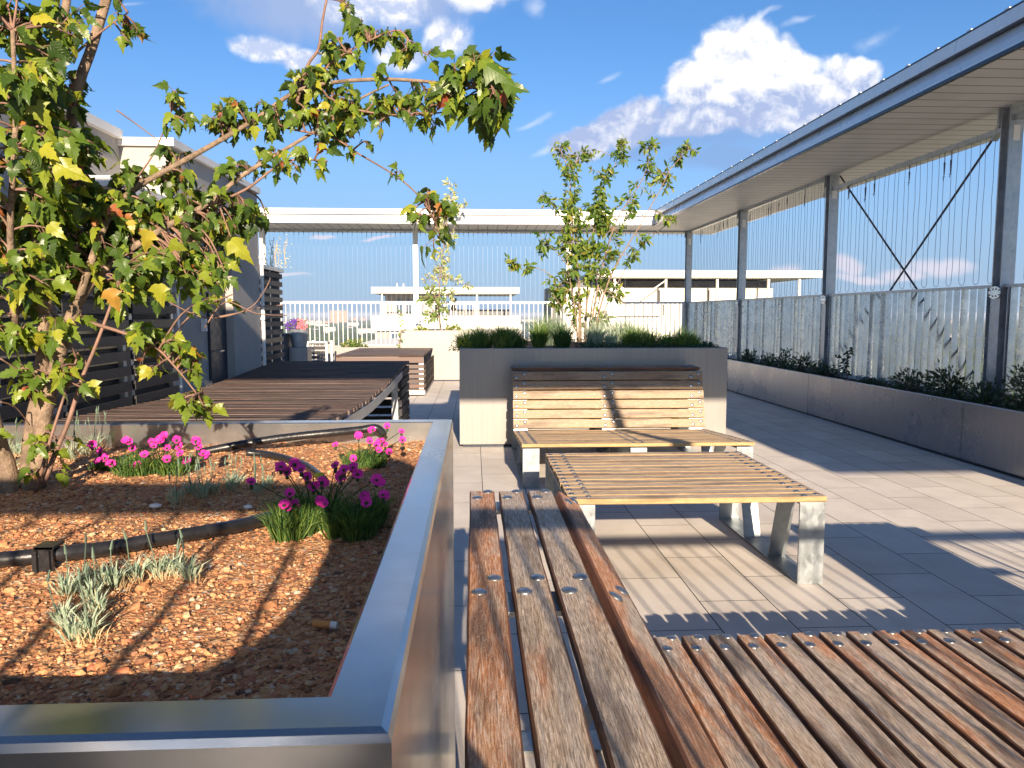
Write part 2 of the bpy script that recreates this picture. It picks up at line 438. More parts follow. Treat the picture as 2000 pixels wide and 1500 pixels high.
M['gravel'] = gravel_mat(); M['gravel_bed'] = gravel_mat(True)

def leaf_mat(name, cols, trans=.35, rough=.45, veins=True):
    """cols: ramp from tone 0 to 1"""
    m, n, p = material(name)
    a = n.new('ShaderNodeAttribute', attribute_name='tag').outputs['Vector']; x, y, t = n.sep(a)
    r = n.new('ShaderNodeValToRGB'); e = r.color_ramp
    e.elements[0].position = cols[0][0]; e.elements[0].color = (*cols[0][1], 1)
    e.elements[1].position = cols[-1][0]; e.elements[1].color = (*cols[-1][1], 1)
    for q, cl in cols[1:-1]:
        k = e.elements.new(q); k.color = (*cl, 1)
    n.put(r.inputs[0], t)
    g = n.new('ShaderNodeNewGeometry').outputs['Position']
    c = n.mix(n.ramp(n.noise(g, 60, 3), .35, .7, 0, .4), r.outputs[0], n.mix(1.0, r.outputs[0], (.55, .62, .5), 'MULTIPLY'))
    if veins:
        ax = n.math('ABSOLUTE', x)
        vn = n.math('FRACT', n.math('MULTIPLY', n.math('SUBTRACT', y, n.math('MULTIPLY', ax, .9)), 6.5))
        vm = n.math('MAXIMUM', n.ramp(vn, .14, .0, 0, .5), n.ramp(ax, .02, .0, 0, .6))
        c = n.mix(vm, c, n.mix(1.0, c, (1.5, 1.45, 1.3), 'MULTIPLY'))
        n.put(p.inputs['Normal'], n.bump(n.math('SUBTRACT', 1, vm), .5, .002))
    n.put(p.inputs['Base Color'], c); p.inputs['Roughness'].default_value = rough; p.inputs['Specular IOR Level'].default_value = .4
    tr = n.new('ShaderNodeBsdfTranslucent'); n.put(tr.inputs[0], n.mix(1.0, c, (1.5, 1.6, .7), 'MULTIPLY'))
    mx = n.new('ShaderNodeMixShader'); mx.inputs[0].default_value = trans
    out = m.node_tree.nodes['Material Output']
    n.l.new(p.outputs[0], mx.inputs[1]); n.l.new(tr.outputs[0], mx.inputs[2]); n.l.new(mx.outputs[0], out.inputs[0])
    return m
M['maple'] = leaf_mat('maple leaves', [(0, (.026, .055, .012)), (.35, (.075, .135, .018)), (.7, (.185, .25, .026)), (.84, (.34, .33, .03)), (.91, (.40, .20, .045)), (1, (.36, .085, .045))], .28, .36)
M['smallleaf'] = leaf_mat('light green leaves', [(0, (.035, .085, .016)), (.5, (.10, .18, .026)), (.85, (.23, .28, .035)), (1, (.30, .20, .05))], veins=False)
M['paleleaf'] = leaf_mat('variegated pale leaves', [(0, (.12, .22, .03)), (.4, (.30, .36, .12)), (1, (.62, .56, .40))], veins=False)
M['blade'] = leaf_mat('fine green blades', [(0, (.035, .085, .025)), (.6, (.10, .19, .04)), (1, (.26, .34, .06))], veins=False, rough=.6)
M['greyblade'] = leaf_mat('grey green blades', [(0, (.16, .23, .17)), (.6, (.30, .38, .29)), (1, (.46, .50, .40))], .2, veins=False, rough=.7)
M['yellow'] = leaf_mat('yellow green flower mat', [(0, (.09, .15, .02)), (.6, (.28, .34, .03)), (1, (.62, .55, .04))], veins=False)
M['darkleaf'] = leaf_mat('dark shrub leaves', [(0, (.018, .040, .016)), (.7, (.045, .085, .03)), (1, (.16, .16, .10))], .2, veins=False)
M['straw'] = simple('dry straw', (.45, .33, .18), .9, 0, .3, 30)
M['bark'] = simple('pale maple bark', (.235, .17, .12), .85, 0, .38, 60, .9, .3, 260)
M['twig'] = simple('reddish twig', (.19, .11, .08), .7, 0, .3, 40, .2)
def petal_mat(name, col):
    m, n, p = material(name)
    a = n.new('ShaderNodeAttribute', attribute_name='tag').outputs['Vector']; x, y, t = n.sep(a)
    n.put(p.inputs['Base Color'], n.mix(t, tuple(c * .75 for c in col), tuple(min(1, c * 1.2) for c in col)))
    p.inputs['Roughness'].default_value = .7
    tr = n.new('ShaderNodeBsdfTranslucent'); tr.inputs[0].default_value = (*col, 1)
    mx = n.new('ShaderNodeMixShader'); mx.inputs[0].default_value = .25
    n.l.new(p.outputs[0], mx.inputs[1]); n.l.new(tr.outputs[0], mx.inputs[2]); n.l.new(mx.outputs[0], m.node_tree.nodes['Material Output'].inputs[0])
    return m
M['pink'] = petal_mat('magenta petals', (.80, .035, .40)); M['purple'] = petal_mat('purple petals', (.14, .05, .35)); M['redp'] = petal_mat('pale pink petals', (.75, .2, .25))

# ------------------------------------------------------------------ the terrace floor, city ground
mb = MB(); mb.add([(-9, -3, 0), (6, -3, 0), (6, 17.2, 0), (-9, 17.2, 0)], [(0, 1, 2, 3)]); mb.open = True
struct('terrace_floor', mb, M['floor'])
GZ = -48.0
def ground_mat():
    m, n, p = material('distant land')
    g = n.new('ShaderNodeNewGeometry').outputs['Position']
    a = n.noise(g, .012, 6, .6); b = n.noise(g, .0016, 4, .5); s = n.vor(g, .03, 'F1', 'Color')
    c = n.mix(n.ramp(a, .35, .65), (.035, .065, .025), (.10, .13, .055))
    c = n.mix(n.ramp(b, .5, .62, 0, .6), c, (.20, .19, .12))
    c = n.mix(n.ramp(n.sep(s)[0], .86, .90, 0, .8), c, (.42, .38, .34))
    n.put(p.inputs['Base Color'], c); p.inputs['Roughness'].default_value = .95
    return m
mb = MB(); mb.open = True
rings = [0, 60, 150, 400, 1000, 2500, 6000, 12000, 22000]; NS = 48; vs = [(0, 0, GZ)]; fs = []
for r in rings[1:]:
    for k in range(NS):
        g = 2 * math.pi * k / NS; vs.append((r * math.cos(g), r * math.sin(g), GZ))
for k in range(NS): fs.append((0, 1 + k, 1 + (k + 1) % NS))
for i in range(len(rings) - 2):
    for k in range(NS): q = (k + 1) % NS; fs.append((1 + i * NS + k, 1 + (i + 1) * NS + k, 1 + (i + 1) * NS + q, 1 + i * NS + q))
mb.add(vs, fs); struct('ground', mb, ground_mat())
# our own building below the terrace
mb = MB(); mb.box(-8.99, 5.99, -2.99, 17.19, GZ, -.03)
tag(mb.build('tower_block', M['render']), 'grey tower block carrying the roof terrace', 'building')

# ------------------------------------------------------------------ canopy
SOF, FTOP = 3.03, 3.33
CX0, CX1, CFY0, CFY1 = 3.65, 5.32, 15.30, 16.98      # right canopy x range, far canopy y range
RY0 = -3.2
def fascia_long(mb, fx, y0, y1, out):
    """two-step fascia facing -x at x=fx"""
    mb.box(fx, fx + .05, y0, y1, SOF + .16, FTOP, 0)
    mb.box(fx + .035, fx + .06, y0, y1, SOF + .015, SOF + .16, 0)
root = empty('roof_canopy', (4.5, 6, SOF), 'long white edged roof canopy over the cable screens on the right side', 'canopy')
mb = MB()
prof = [(CX0, SOF + .20), (CX0, FTOP), (CX0 + .012, FTOP), (CX0 + .012, SOF + .20)]
mb.box(CX0, CX0 + .03, RY0, CFY0 - .002, SOF + .19, FTOP - .012)
# curved lower cheek of the fascia
pts = [(CX0 + .055, SOF + .185), (CX0 + .035, SOF + .15), (CX0 + .012, SOF + .10), (CX0, SOF + .05), (CX0, SOF + .03), (CX0 + .03, SOF + .03), (CX0 + .04, SOF + .12), (CX0 + .075, SOF + .185)]
mb.prism(pts, lambda p: (p[0], RY0, p[1]), lambda p: (p[0], CFY0 - .06, p[1]))
mb.build('fascia', M['fasc'], root)
mb = MB()
mb.box(CX0 + .008, CX0 + .07, RY0, CFY0 - .01, SOF + .180, SOF + .1895)
mb.box(CX0 - .012, CX0 + .03, RY0, CFY0 - .03, SOF + .002, SOF + .028)
mb.box(CX0 - .004, CX0 + .06, RY0, CFY0 - .02, FTOP - .011, FTOP)
mb.build('dark_joint', M['flash'], root)
mb = MB(); mb.box(CX0 + .02, CX1, RY0, CFY1, SOF, SOF + .012); mb.build('soffit', M['soffit'], root)
mb = MB(); mb.box(CX0 + .05, CX1 + .02, RY0, CFY1 + .02, SOF + .20, FTOP - .02); mb.box(CX1, CX1 + .02, RY0, CFY1, SOF + .001, SOF + .199); mb.build('roof_deck', M['fasc'], root)
for k in range(46):
    yy = RY0 + k * .4
    if yy < CFY0: mb = MB(); mb.box(CX0 + .005, CX0 + .05, yy, yy + .05, FTOP + .001, FTOP + .015); mb.build('roof_clip', M['white'], root)
root = empty('roof_canopy', (-.4, 16, SOF), 'white horizontal roof canopy across the far end of the terrace', 'canopy')
FX0 = -6.5
mb = MB()
mb.box(FX0, CX0 - .002, CFY0, CFY0 + .03, SOF + .19, FTOP - .005)
mb.box(FX0, CX0 + .03, CFY0 + .03, CFY0 + .06, SOF + .05, SOF + .18)
mb.box(FX0, CX0 + .0, CFY0 - .02, CFY0 + .05, SOF + .012, SOF + .045)
mb.build('fascia', M['white'], root)
mb = MB(); mb.box(FX0, CX0 + .02, CFY0 + .02, CFY0 + .05, SOF + .170, SOF + .1895); mb.box(FX0, CX0, CFY0 - .01, CFY0 + .04, SOF - .004, SOF + .011); mb.build('dark_joint', M['flash'], root)
mb = MB(); mb.box(FX0, CX0 + .019, CFY0 + .03, CFY1, SOF + .001, SOF + .013); mb.build('soffit', M['soffit'], root)
mb = MB(); mb.box(FX0, CX0 + .04, CFY0 + .05, CFY1 + .02, SOF + .201, FTOP - .021); mb.build('roof_deck', M['fasc'], root)
# rear canopy behind the viewer: shades the lounge back and the middle planter
RS = 3.18
root = empty('roof_canopy', (0, -.3, RS), 'white roof canopy above and behind the nearest lounge', 'canopy')
mb = MB(); mb.box(FX0, CX0 - .05, -1.02, .42, RS, RS + .012); mb.build('soffit', M['soffit'], root)
mb = MB(); mb.box(FX0, CX0 - .05, -1.02, .42, RS + .02, RS + .28); mb.build('fascia', M['fasc'], root)

mb = MB(); mb.bar((2.02, -.5, 2.24), (1.77, -.5, RS - .01), (0, 1, 0), .10, .02); mb.bar((2.02, -.5, 2.24), (2.02, -.47, 2.40), (0, 1, 0), .16, .03); mb.build('shadow_bar', M['galv'], root)  # unseen slanted bar, added to cast the streak on the far lounge
# ------------------------------------------------------------------ posts, rails and cable screens
PX = 4.62                       # line of posts on the right
PYS = [16.25, 12.98, 9.72, 6.45, 3.18, -.08]
RAILZ = 1.515
def post(x, y, label, top=SOF, face='x', mat='galv', w=.12, group='galvanised posts carrying the canopy'):
    r = empty('steel_post', (x, y, 0), label, 'post', group)
    mb = MB()   # H section: web plus two flanges
    h = w / 2
    mb.box(x - h, x + h, y - h, y - h + .012, 0, top); mb.box(x - h, x + h, y + h - .012, y + h, 0, top)
    mb.box(x - .006, x + .006, y - h + .0125, y + h - .0125, 0, top - .001)
    mb.box(x - h + .001, x - h + .012, y - h + .0127, y + h - .0127, 0, RAILZ - .05) if face == 'x' else None
    mb.build('shaft', M[mat], r)
    if face == 'x':
        for zc in (RAILZ - .07, .62):
            mb = MB()
            prof = [(.085 * math.cos(t) * (1 if abs(math.cos(t)) < .75 else .92), .055 * math.sin(t)) for t in [2 * math.pi * k / 16 for k in range(16)]]
            mb.prism(prof, lambda p: (x - h - .012, y + p[0], zc + p[1]), lambda p: (x - h - .004, y + p[0], zc + p[1]))
            pl = mb.build('joint_plate', M['galv_light'], r)
            mb = MB()
            for (dy, dz) in ((-.06, .02), (-.06, -.02), (.06, .02), (.06, -.02), (-.02, .03), (.02, .03), (-.02, -.03), (.02, -.03)):
                mb.tube([(x - h - .012, y + dy, zc + dz), (x - h - .0155, y + dy, zc + dz)], .007, 6)
            mb.build('bolt', M['flash'], pl)
        mb = MB(); mb.box(x - .03, x + .03, y - h - .004, y - h - .001, top - .30, top - .17); mb.build('paper_tag', M['ledge'], r)
        mb = MB(); mb.box(x - h - .02, x + .03, y + h, y + h + .02, top - .14, top - .002); mb.bar((x, y + h + .01, top - .02), (x, y + .22, top - .24), (1, 0, 0), .03, .05)
        mb.build('brace_bracket', M['galv'], r)
    return r
nm = ['in the far right corner', 'second from the far right corner', 'at the far end of the crossed rods',
      'nearest visible on the right, behind the largest shrub', 'beyond the right edge by the near end of the trough', 'behind the viewpoint on the right']
for k, y in enumerate(PYS):
    post(PX, y, 'galvanised steel post ' + nm[k])
for x, lab in ((-4.4, 'slim sunlit white post beside the grey wall corner'), (-1.22, 'slim white post at the far railing left of the pale slender tree'), (2.03, 'slim white post behind the leafy middle tree')):
    post(x, 16.28, lab, face='y', mat='white', w=.10, group='white posts of the far canopy')

BP = .097                      # pitch of the railing bars
def railing_bay(y0, y1, label):
    r = empty('metal_railing', (PX, (y0 + y1) / 2, 0), label, 'railing', 'railing bays along the right side')
    mb = MB(); mb.box(PX - .03, PX + .03, y0 + .06, y1 - .06, RAILZ - .025, RAILZ); mb.build('top_rail', M['galv'], r)
    mb = MB(); mb.box(PX - .03, PX + .03, y0 + .06, y1 - .06, .46, .485); mb.build('bottom_rail', M['galv'], r)
    for yy in (y0 + .10, y1 - .10):
        mb = MB(); mb.box(PX - .045, PX + .035, yy - .035, yy - .028, .486, RAILZ - .026); mb.box(PX + .028, PX + .035, yy - .0278, yy + .03, .486, RAILZ - .026); mb.build('end_angle', M['galv'], r)
    mb = MB(); n = int((y1 - y0 - .3) / .116); st = (y1 - y0 - .3) / n; rb = random.Random(int(y0 * 10))
    for i in range(n + 1):
        yy = y0 + .15 + i * st; g = rb.gauss(0, .10); dx, dy = .031 * math.cos(g), .031 * math.sin(g); tx, ty = -.0035 * math.sin(g), .0035 * math.cos(g)
        q = [(PX - dx - tx, yy - dy - ty), (PX + dx - tx, yy + dy - ty), (PX + dx + tx, yy + dy + ty), (PX - dx + tx, yy - dy + ty)]
        mb.prism(q, lambda p: (p[0], p[1], .486), lambda p: (p[0] + rb.uniform(-.0015, .0015), p[1], RAILZ - .026))
    mb.build('bar_infill', M['galv_light'], r)
    return r
def cable_bay(y0, y1, ztop, label, beam=True, cross=False, seed=1):
    rnd = random.Random(seed)
    r = empty('cable_screen', (PX, (y0 + y1) / 2, RAILZ), label, 'cable screen', 'cable screens hung between the right posts')
    mb = MB(); mb.box(PX - .03, PX + .03, y0 + .06, y1 - .06, ztop, ztop + .045); mb.build('head_rail', M['galv'], r)
    mb = MB(); n = int((y1 - y0 - .25) / .098); st = (y1 - y0 - .25) / n
    rr = .0024
    for i in range(0, n, 2):
        ya = y0 + .12 + i * st; yb = ya + st * .82
        zb = RAILZ + .004
        def wob(a): return [Vector((PX + rnd.uniform(-.004, .004), a + rnd.uniform(-.006, .006) * math.sin(k), zb + .05 + (ztop - zb - .09) * k / 7)) for k in range(8)]
        A = wob(ya); B = wob(yb)
        bot = [Vector((PX, ya + (yb - ya) * (.5 - .5 * math.cos(t)), zb + .05 - .042 * math.sin(t))) for t in [math.pi * q / 6 for q in range(1, 6)]]
        mb.tube([A[7] + Vector((0, 0, .04))] + A[::-1] + bot + B + [B[7] + Vector((0, .0, .04))], rr, 4)
    mb.build('cables', M['cable'], r)
    mb = MB()
    for i in range(n // 4):
        ya = y0 + .12 + rnd.randrange(n) * st
        ln = rnd.uniform(.12, .3)
        mb.tube([(PX, ya, ztop), (PX, ya, ztop - ln * .35)], .004, 5); mb.tube([(PX, ya, ztop - ln * .35), (PX, ya, ztop - ln * .8)], [.009, .005], 6)
        mb.tube([(PX, ya, ztop - ln * .8), (PX, ya + .012, ztop - ln)], .004, 4)
        mb.tube([(PX, ya - .02, ztop - ln * .88), (PX, ya + .025, ztop - ln * .86)], .003, 4)
    mb.build('turnbuckles', M['flash'], r)
    if cross:
        for (a, b) in (((y0 + .12, 3.0), (y1 - .12, .5)), ((y1 - .12, 3.0), (y0 + .12, .5))):
            mb = MB(); o = .012 if a[0] < b[0] else -.012
            mb.tube([(PX + .05 + o, a[0], a[1]), (PX + .05 + o, b[0], b[1])], .011, 8); mb.build('cross_rod', M['flash'], r)
    return r
place = ['in the far right corner', 'between the second and third posts', 'with crossed diagonal rods', 'at the right edge of the view', 'beside the nearest lounge']
for k in range(5):
    y1, y0 = PYS[k], PYS[k + 1]
    names = ['farthest barred railing bay on the right, looking like solid ribs', 'second barred railing bay from the far corner, lit in bright stripes',
             'long barred railing bay below the crossed rods', 'barred railing bay beyond the nearest visible right post', 'barred railing bay beside the nearest lounge']
    railing_bay(y0, y1, names[k])
    cable_bay(y0, y1, 2.83 if k == 2 else (2.985 if k < 2 else 2.90), 'thin vertical cables ' + place[k], cross=(k == 2), seed=k + 5)

def far_rail(x0, x1, label, mat='white'):
    y = 16.28
    r = empty('metal_railing', ((x0 + x1) / 2, y, 0), label, 'railing', 'white railings across the far end')
    mb = MB(); mb.box(x0, x1, y - .03, y + .03, RAILZ - .04, RAILZ + .01); mb.build('top_rail', M[mat], r)
    mb = MB(); mb.box(x0, x1, y - .02, y + .02, .30, .33); mb.build('bottom_rail', M[mat], r)
    for x in (x0 + .02, x1 - .02):
        mb = MB(); mb.box(x - .02, x + .02, y - .025, y + .025, 0, RAILZ - .041); mb.build('post', M[mat], r)
    mb = MB(); n = int((x1 - x0) / BP)
    for i in range(1, n): 
        x = x0 + (x1 - x0) * i / n; mb.box(x - .0055, x + .0055, y - .02, y + .02, .331, RAILZ - .041)
    mb.build('bar_infill', M[mat], r)
far_rail(-4.35, -1.28, 'long white barred railing left of the far white post')
far_rail(-1.16, 1.97, 'white barred railing between the two far white posts')
far_rail(2.09, 4.55, 'barred railing on the far side to the right of the leafy tree')
def far_cables(x0, x1, label, seed):
    rnd = random.Random(seed); y = 16.28
    r = empty('cable_screen', ((x0 + x1) / 2, y, RAILZ), label, 'cable screen', 'cable screens across the far end')
    mb = MB(); n = int((x1 - x0) / .098)
    for i in range(n):
        x = x0 + (x1 - x0) * (i + .5) / n
        mb.tube([(x + rnd.uniform(-.006, .006), y, RAILZ + .01 + (SOF - .06 - RAILZ) * k / 4) for k in range(5)], .0013, 3)
    mb.build('cables', M['cable'], r)
    mb = MB()
    for i in range(n):
        x = x0 + (x1 - x0) * (i + .5) / n; mb.tube([(x, y, SOF), (x, y, SOF - rnd.uniform(.07, .16))], .0045, 4)
    mb.build('cable_ends', M['flash'], r)
    mb = MB(); mb.box(x0, x1, y - .02, y + .02, SOF - .04, SOF - .001); mb.build('head_rail', M['galv'], r)
far_cables(-4.3, -1.28, 'thin vertical cables of the far screen left of the white post', 1)
far_cables(-1.16, 1.97, 'thin vertical cables of the far screen behind the slender tree', 2)
far_cables(2.09, 4.52, 'thin vertical cables of the far screen right of the leafy tree', 3)
# railing behind the viewer whose bars draw the stripes on the floor
ry = -.60
r = empty('metal_railing', (0, ry, 0), 'barred railing behind the nearest lounge', 'railing')
mb = MB(); mb.box(-5, 4.5, ry - .03, ry + .03, 1.555, 1.605); mb.build('top_rail', M['galv'], r)
mb = MB(); mb.box(-5, 4.5, ry - .03, ry + .03, .1, .14); mb.build('bottom_rail', M['galv'], r)
mb = MB()
for i in range(-50, 46):
    x = i * BP; mb.box(x - .0045, x + .0045, ry - .012, ry + .012, .141, 1.554)
mb.build('bar_infill', M['galv_light'], r)

# ------------------------------------------------------------------ planters
def rim_box(root, x0, x1, y0, y1, z1, rim, soil, mat, soilmat=None, zbase=.03, rimdrop=.0):
    """open topped sheet-metal box with a folded rim"""
    t = .004
    mb = MB()
    c = .005
    # outer shell with rolled top edge: sweep profile round the rectangle
    prof = [(0, zbase), (0, z1 - .007), (.0022, z1 - .0022), (.007, z1), (rim - .003, z1), (rim, z1 - .002), (rim, soil - .08)]
    cs = [(x0, y0, 1, 1), (x1, y0, -1, 1), (x1, y1, -1, -1), (x0, y1, 1, -1)]
    vs = []; fs = []; k = len(prof)
    for (cx, cy, sx, sy) in cs:
        for (d, z) in prof: vs.append((cx + sx * d, cy + sy * d, z))
    for i in range(4):
        j = (i + 1) % 4
        for q in range(k - 1): fs.append((i * k + q, j * k + q, j * k + q + 1, i * k + q + 1))
    mb.add(vs, fs)
    return mb.build('box_wall', mat, root)
# (a) nearest planter, left of the camera
PX1, PY0, PY1, PZ = -.0505, .437, 1.80, 1.010
PX0 = -2.0; RIM = .047; SOILZ = .962
near = empty('planter_box', ((PX0 + PX1) / 2, (PY0 + PY1) / 2, 0), 'large polished steel planter filled with orange gravel and a maple, nearest the viewer', 'planter')
rim_box(near, PX0, PX1, PY0, PY1, PZ, RIM, SOILZ, M['planter_near'])
def soil_h(x, y):
    v = Vector((x, y, 0))
    return SOILZ + .012 * mnoise.noise(v * 3.1) + .006 * mnoise.noise(v * 11) + .018 * math.exp(-((x + .72) ** 2 + (y - 1.2) ** 2) / .09) - .014 * math.exp(-((x + .62) ** 2 / .2 + (y - 1.08) ** 2 / .004)) 
mb = MB(); mb.open = True
nx, ny = 150, 100; vs = []; fs = []
ax0, ax1, ay0, ay1 = PX0 + RIM - .0, PX1 - RIM, PY0 + RIM, PY1 - RIM
for j in range(ny + 1):
    for i in range(nx + 1):
        x = ax0 + (ax1 - ax0) * i / nx; y = ay0 + (ay1 - ay0) * j / ny
        vs.append((x, y, soil_h(x, y) + .003 * mnoise.noise(Vector((x * 60, y * 60, 0)))))
for j in range(ny):
    for i in range(nx): a = j * (nx + 1) + i; fs.append((a, a + 1, a + nx + 2, a + nx + 1))
mb.add(vs, fs)
gb = mb.build('soil_bed', M['gravel_bed'], near, smooth=True)
def on_soil(x, y, up=0.0):
    Y = 1.0
    for _ in range(12):
        a = at(x, y, Y); h = soil_h(a.x, a.y) + up; Y *= (EYE - h) / (EYE - a.z)
    a = at(x, y, Y); a.z = soil_h(a.x, a.y) + up; return a
# loose stones
ICO = []
ph = (1 + 5 ** .5) / 2
for a, b in ((-1, ph), (1, ph), (-1, -ph), (1, -ph)): ICO.append(Vector((a, b, 0)).normalized())
for a, b in ((-1, ph), (1, ph), (-1, -ph), (1, -ph)): ICO.append(Vector((0, a, b)).normalized())
for a, b in ((ph, -1), (ph, 1), (-ph, -1), (-ph, 1)): ICO.append(Vector((a, 0, b)).normalized())
ICOF = [(0, 11, 5), (0, 5, 1), (0, 1, 7), (0, 7, 10), (0, 10, 11), (1, 5, 9), (5, 11, 4), (11, 10, 2), (10, 7, 6), (7, 1, 8), (3, 9, 4), (3, 4, 2), (3, 2, 6), (3, 6, 8), (3, 8, 9), (4, 9, 5), (2, 4, 11), (6, 2, 10), (8, 6, 7), (9, 8, 1)]
rnd = random.Random(11)
mb = MB(); mb.open = True
def stone(x, y, r):
    z = soil_h(x, y) + r * .15; t = rnd.random()
    sx, sy, sz = r * rnd.uniform(.7, 1.3), r * rnd.uniform(.7, 1.3), r * rnd.uniform(.5, .8); a = rnd.uniform(0, 6.3); c, s = math.cos(a), math.sin(a)
    vs = []
    for p in ICO:
        k = rnd.uniform(.62, 1.2); px, py, pz = p.x * sx * k, p.y * sy * k, p.z * sz * k
        vs.append((x + px * c - py * s, y + px * s + py * c, z + pz))
    mb.add(vs, ICOF, 0, [(0, 0, t)] * 12)
for i in range(26000):
    y = ay0 + (ay1 - ay0) * rnd.random() ** 1.15
    x = ax1 - (min(1.35, y * .75 + .12)) * rnd.random()
    if x < ax0 + .01: continue
    r = rnd.uniform(.0010, .0024) if rnd.random() < .86 else rnd.uniform(.0024, .0048)
    if rnd.random() < .006: r = rnd.uniform(.005, .008)
    stone(min(x, ax1 - r), max(y, ay0 + r), r)
tag(mb.build('gravel', M['gravel']), 'orange crushed stone gravel covering the nearest planter', 'gravel', kind='stuff')
# (b) middle planter behind the far lounge, (c) beige far planter, (d) right side trough
def planter(name, x0, x1, y0, y1, z, label, mat='planter', rim=.03, soil=None, seams=()):
    r = empty(name, ((x0 + x1) / 2, (y0 + y1) / 2, 0), label, 'planter')
    soil = soil or z - .04
    rim_box(r, x0, x1, y0, y1, z, rim, soil, M[mat])
    mb = MB(); mb.box(x0 + rim, x1 - rim, y0 + rim, y1 - rim, soil - .05, soil); mb.build('soil_bed', M['soil'], r)
    mb = MB(); mb.box(x0 + .03, x1 - .03, y0 + .03, y1 - .03, 0, .029); mb.build('plinth', M['flash'], r)
    if seams:
        for s in seams: mb = MB(); mb.box(x0 - .0015, x0 + .0005, s - .002, s + .002, .03, z - .008); mb.build('panel_seam', M['flash'], r)
    return r
planter('planter_box', -.135, 2.415, 7.10, 9.75, .94, 'wide grey metal planter with grasses and the leafy tree, behind the slatted lounge')
planter('planter_box', -1.39, .9, 14.2, 15.5, .955, 'pale beige metal planter with the slender pale tree at the far end')
planter('planter_box', 4.15, 4.72, -2.0, 15.6, .52, 'long low grey metal trough with dark shrubs along the right railing', 'planter_side', .02, .47, (3.2, 6.19, 9.18, 12.17))
planter('planter_box', -5.0, -1.5, 15.2, 16.1, .60, 'low beige planter below the far railing behind the slatted table', 'planter')

planter('planter_box', -2.3, -.50, -.52, -.12, 1.235, 'unseen steel box added behind the viewpoint to shade the near gravel', 'planter_near')  # unseen box added only to shade the lower left of the gravel
# ------------------------------------------------------------------ slats and bench frames
def slat(mb, o, du, dw, dn, L, w=.0705, t=.026, seed=0.5, segs=24, wob=.0012, mside=1, rnd=random):
    """board: centre-start o, along du for L, width dir dw, normal dn"""
    o = Vector(o); du = Vector(du).normalized(); dw = Vector(dw).normalized(); dn = Vector(dn).normalized()
    h = w / 2; g = t / 2; c = .0035
    ring = [(-h + c, g, 0), (h - c, g, 0), (h, g - c, 1), (h, -g + c, 1), (h - c, -g, 0), (-h + c, -g, 0), (-h, -g + c, 1), (-h, g - c, 1)]
    vs = []; at_ = []; fs = []; ms = []
    ph = rnd.uniform(0, 100)
    bow = rnd.uniform(-.002, .002)
    for i in range(segs + 1):
        u = L * i / segs
        jl = mnoise.noise(Vector((u * 9 + ph, 0, 0))) * wob * 1.4; jr = mnoise.noise(Vector((u * 9 + ph, 5, 0))) * wob * 1.4; b = bow * math.sin(math.pi * i / segs)
        for (a, n_, s_) in ring:
            aa = a + (jr if a > 0 else jl) + (rnd.uniform(-wob, wob) * .35)
            nn = n_ + rnd.uniform(-wob, wob) * .2 + b
            vs.append(o + du * u + dw * aa + dn * nn)
            at_.append((u, aa if not s_ else aa + n_ * 3, seed))
    for i in range(segs):
        for k in range(8):
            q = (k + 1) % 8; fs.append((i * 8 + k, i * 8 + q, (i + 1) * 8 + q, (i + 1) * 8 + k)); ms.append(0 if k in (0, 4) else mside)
    fs.append(tuple(range(7, -1, -1))); ms.append(mside); fs.append(tuple(segs * 8 + k for k in range(8))); ms.append(mside)
    mb.add(vs, fs, ms, at_)
def dome(mb, c, n, r=.0115, h=.005, k=10):
    c = Vector(c); n = Vector(n).normalized(); e = n.orthogonal().normalized(); f = n.cross(e)
    vs = []; fs = []
    for (rr, hh) in ((1.0, 0), (.95, .35), (.7, .75), (.35, .97)):
        for q in range(k):
            g = 2 * math.pi * q / k; vs.append(c + (e * math.cos(g) + f * math.sin(g)) * r * rr + n * h * hh)
    for i in range(3):
        for q in range(k): z = (q + 1) % k; fs.append((i * k + q, i * k + z, (i + 1) * k + z, (i + 1) * k + q))
    fs.append(tuple(3 * k + q for q in range(k)))
    mb.add(vs, fs)
def strap(mb, pts, u0, u1, t, P, off=0):
    """flat bar bent along pts (w, z) and wide from u0 to u1; P maps (u, w, z) to world"""
    for i in range(len(pts) - 1):
        (a, b), (c, d) = pts[i], pts[i + 1]
        L = math.hypot(c - a, d - b); nx_, nz_ = -(d - b) / L * t / 2, (c - a) / L * t / 2
        q = [(a + nx_, b + nz_), (c + nx_, d + nz_), (c - nx_, d - nz_), (a - nx_, b - nz_)]
        mb.prism(q, lambda p: P(u0, *p), lambda p: P(u1, *p))
PIT = .084
BOLT = {}
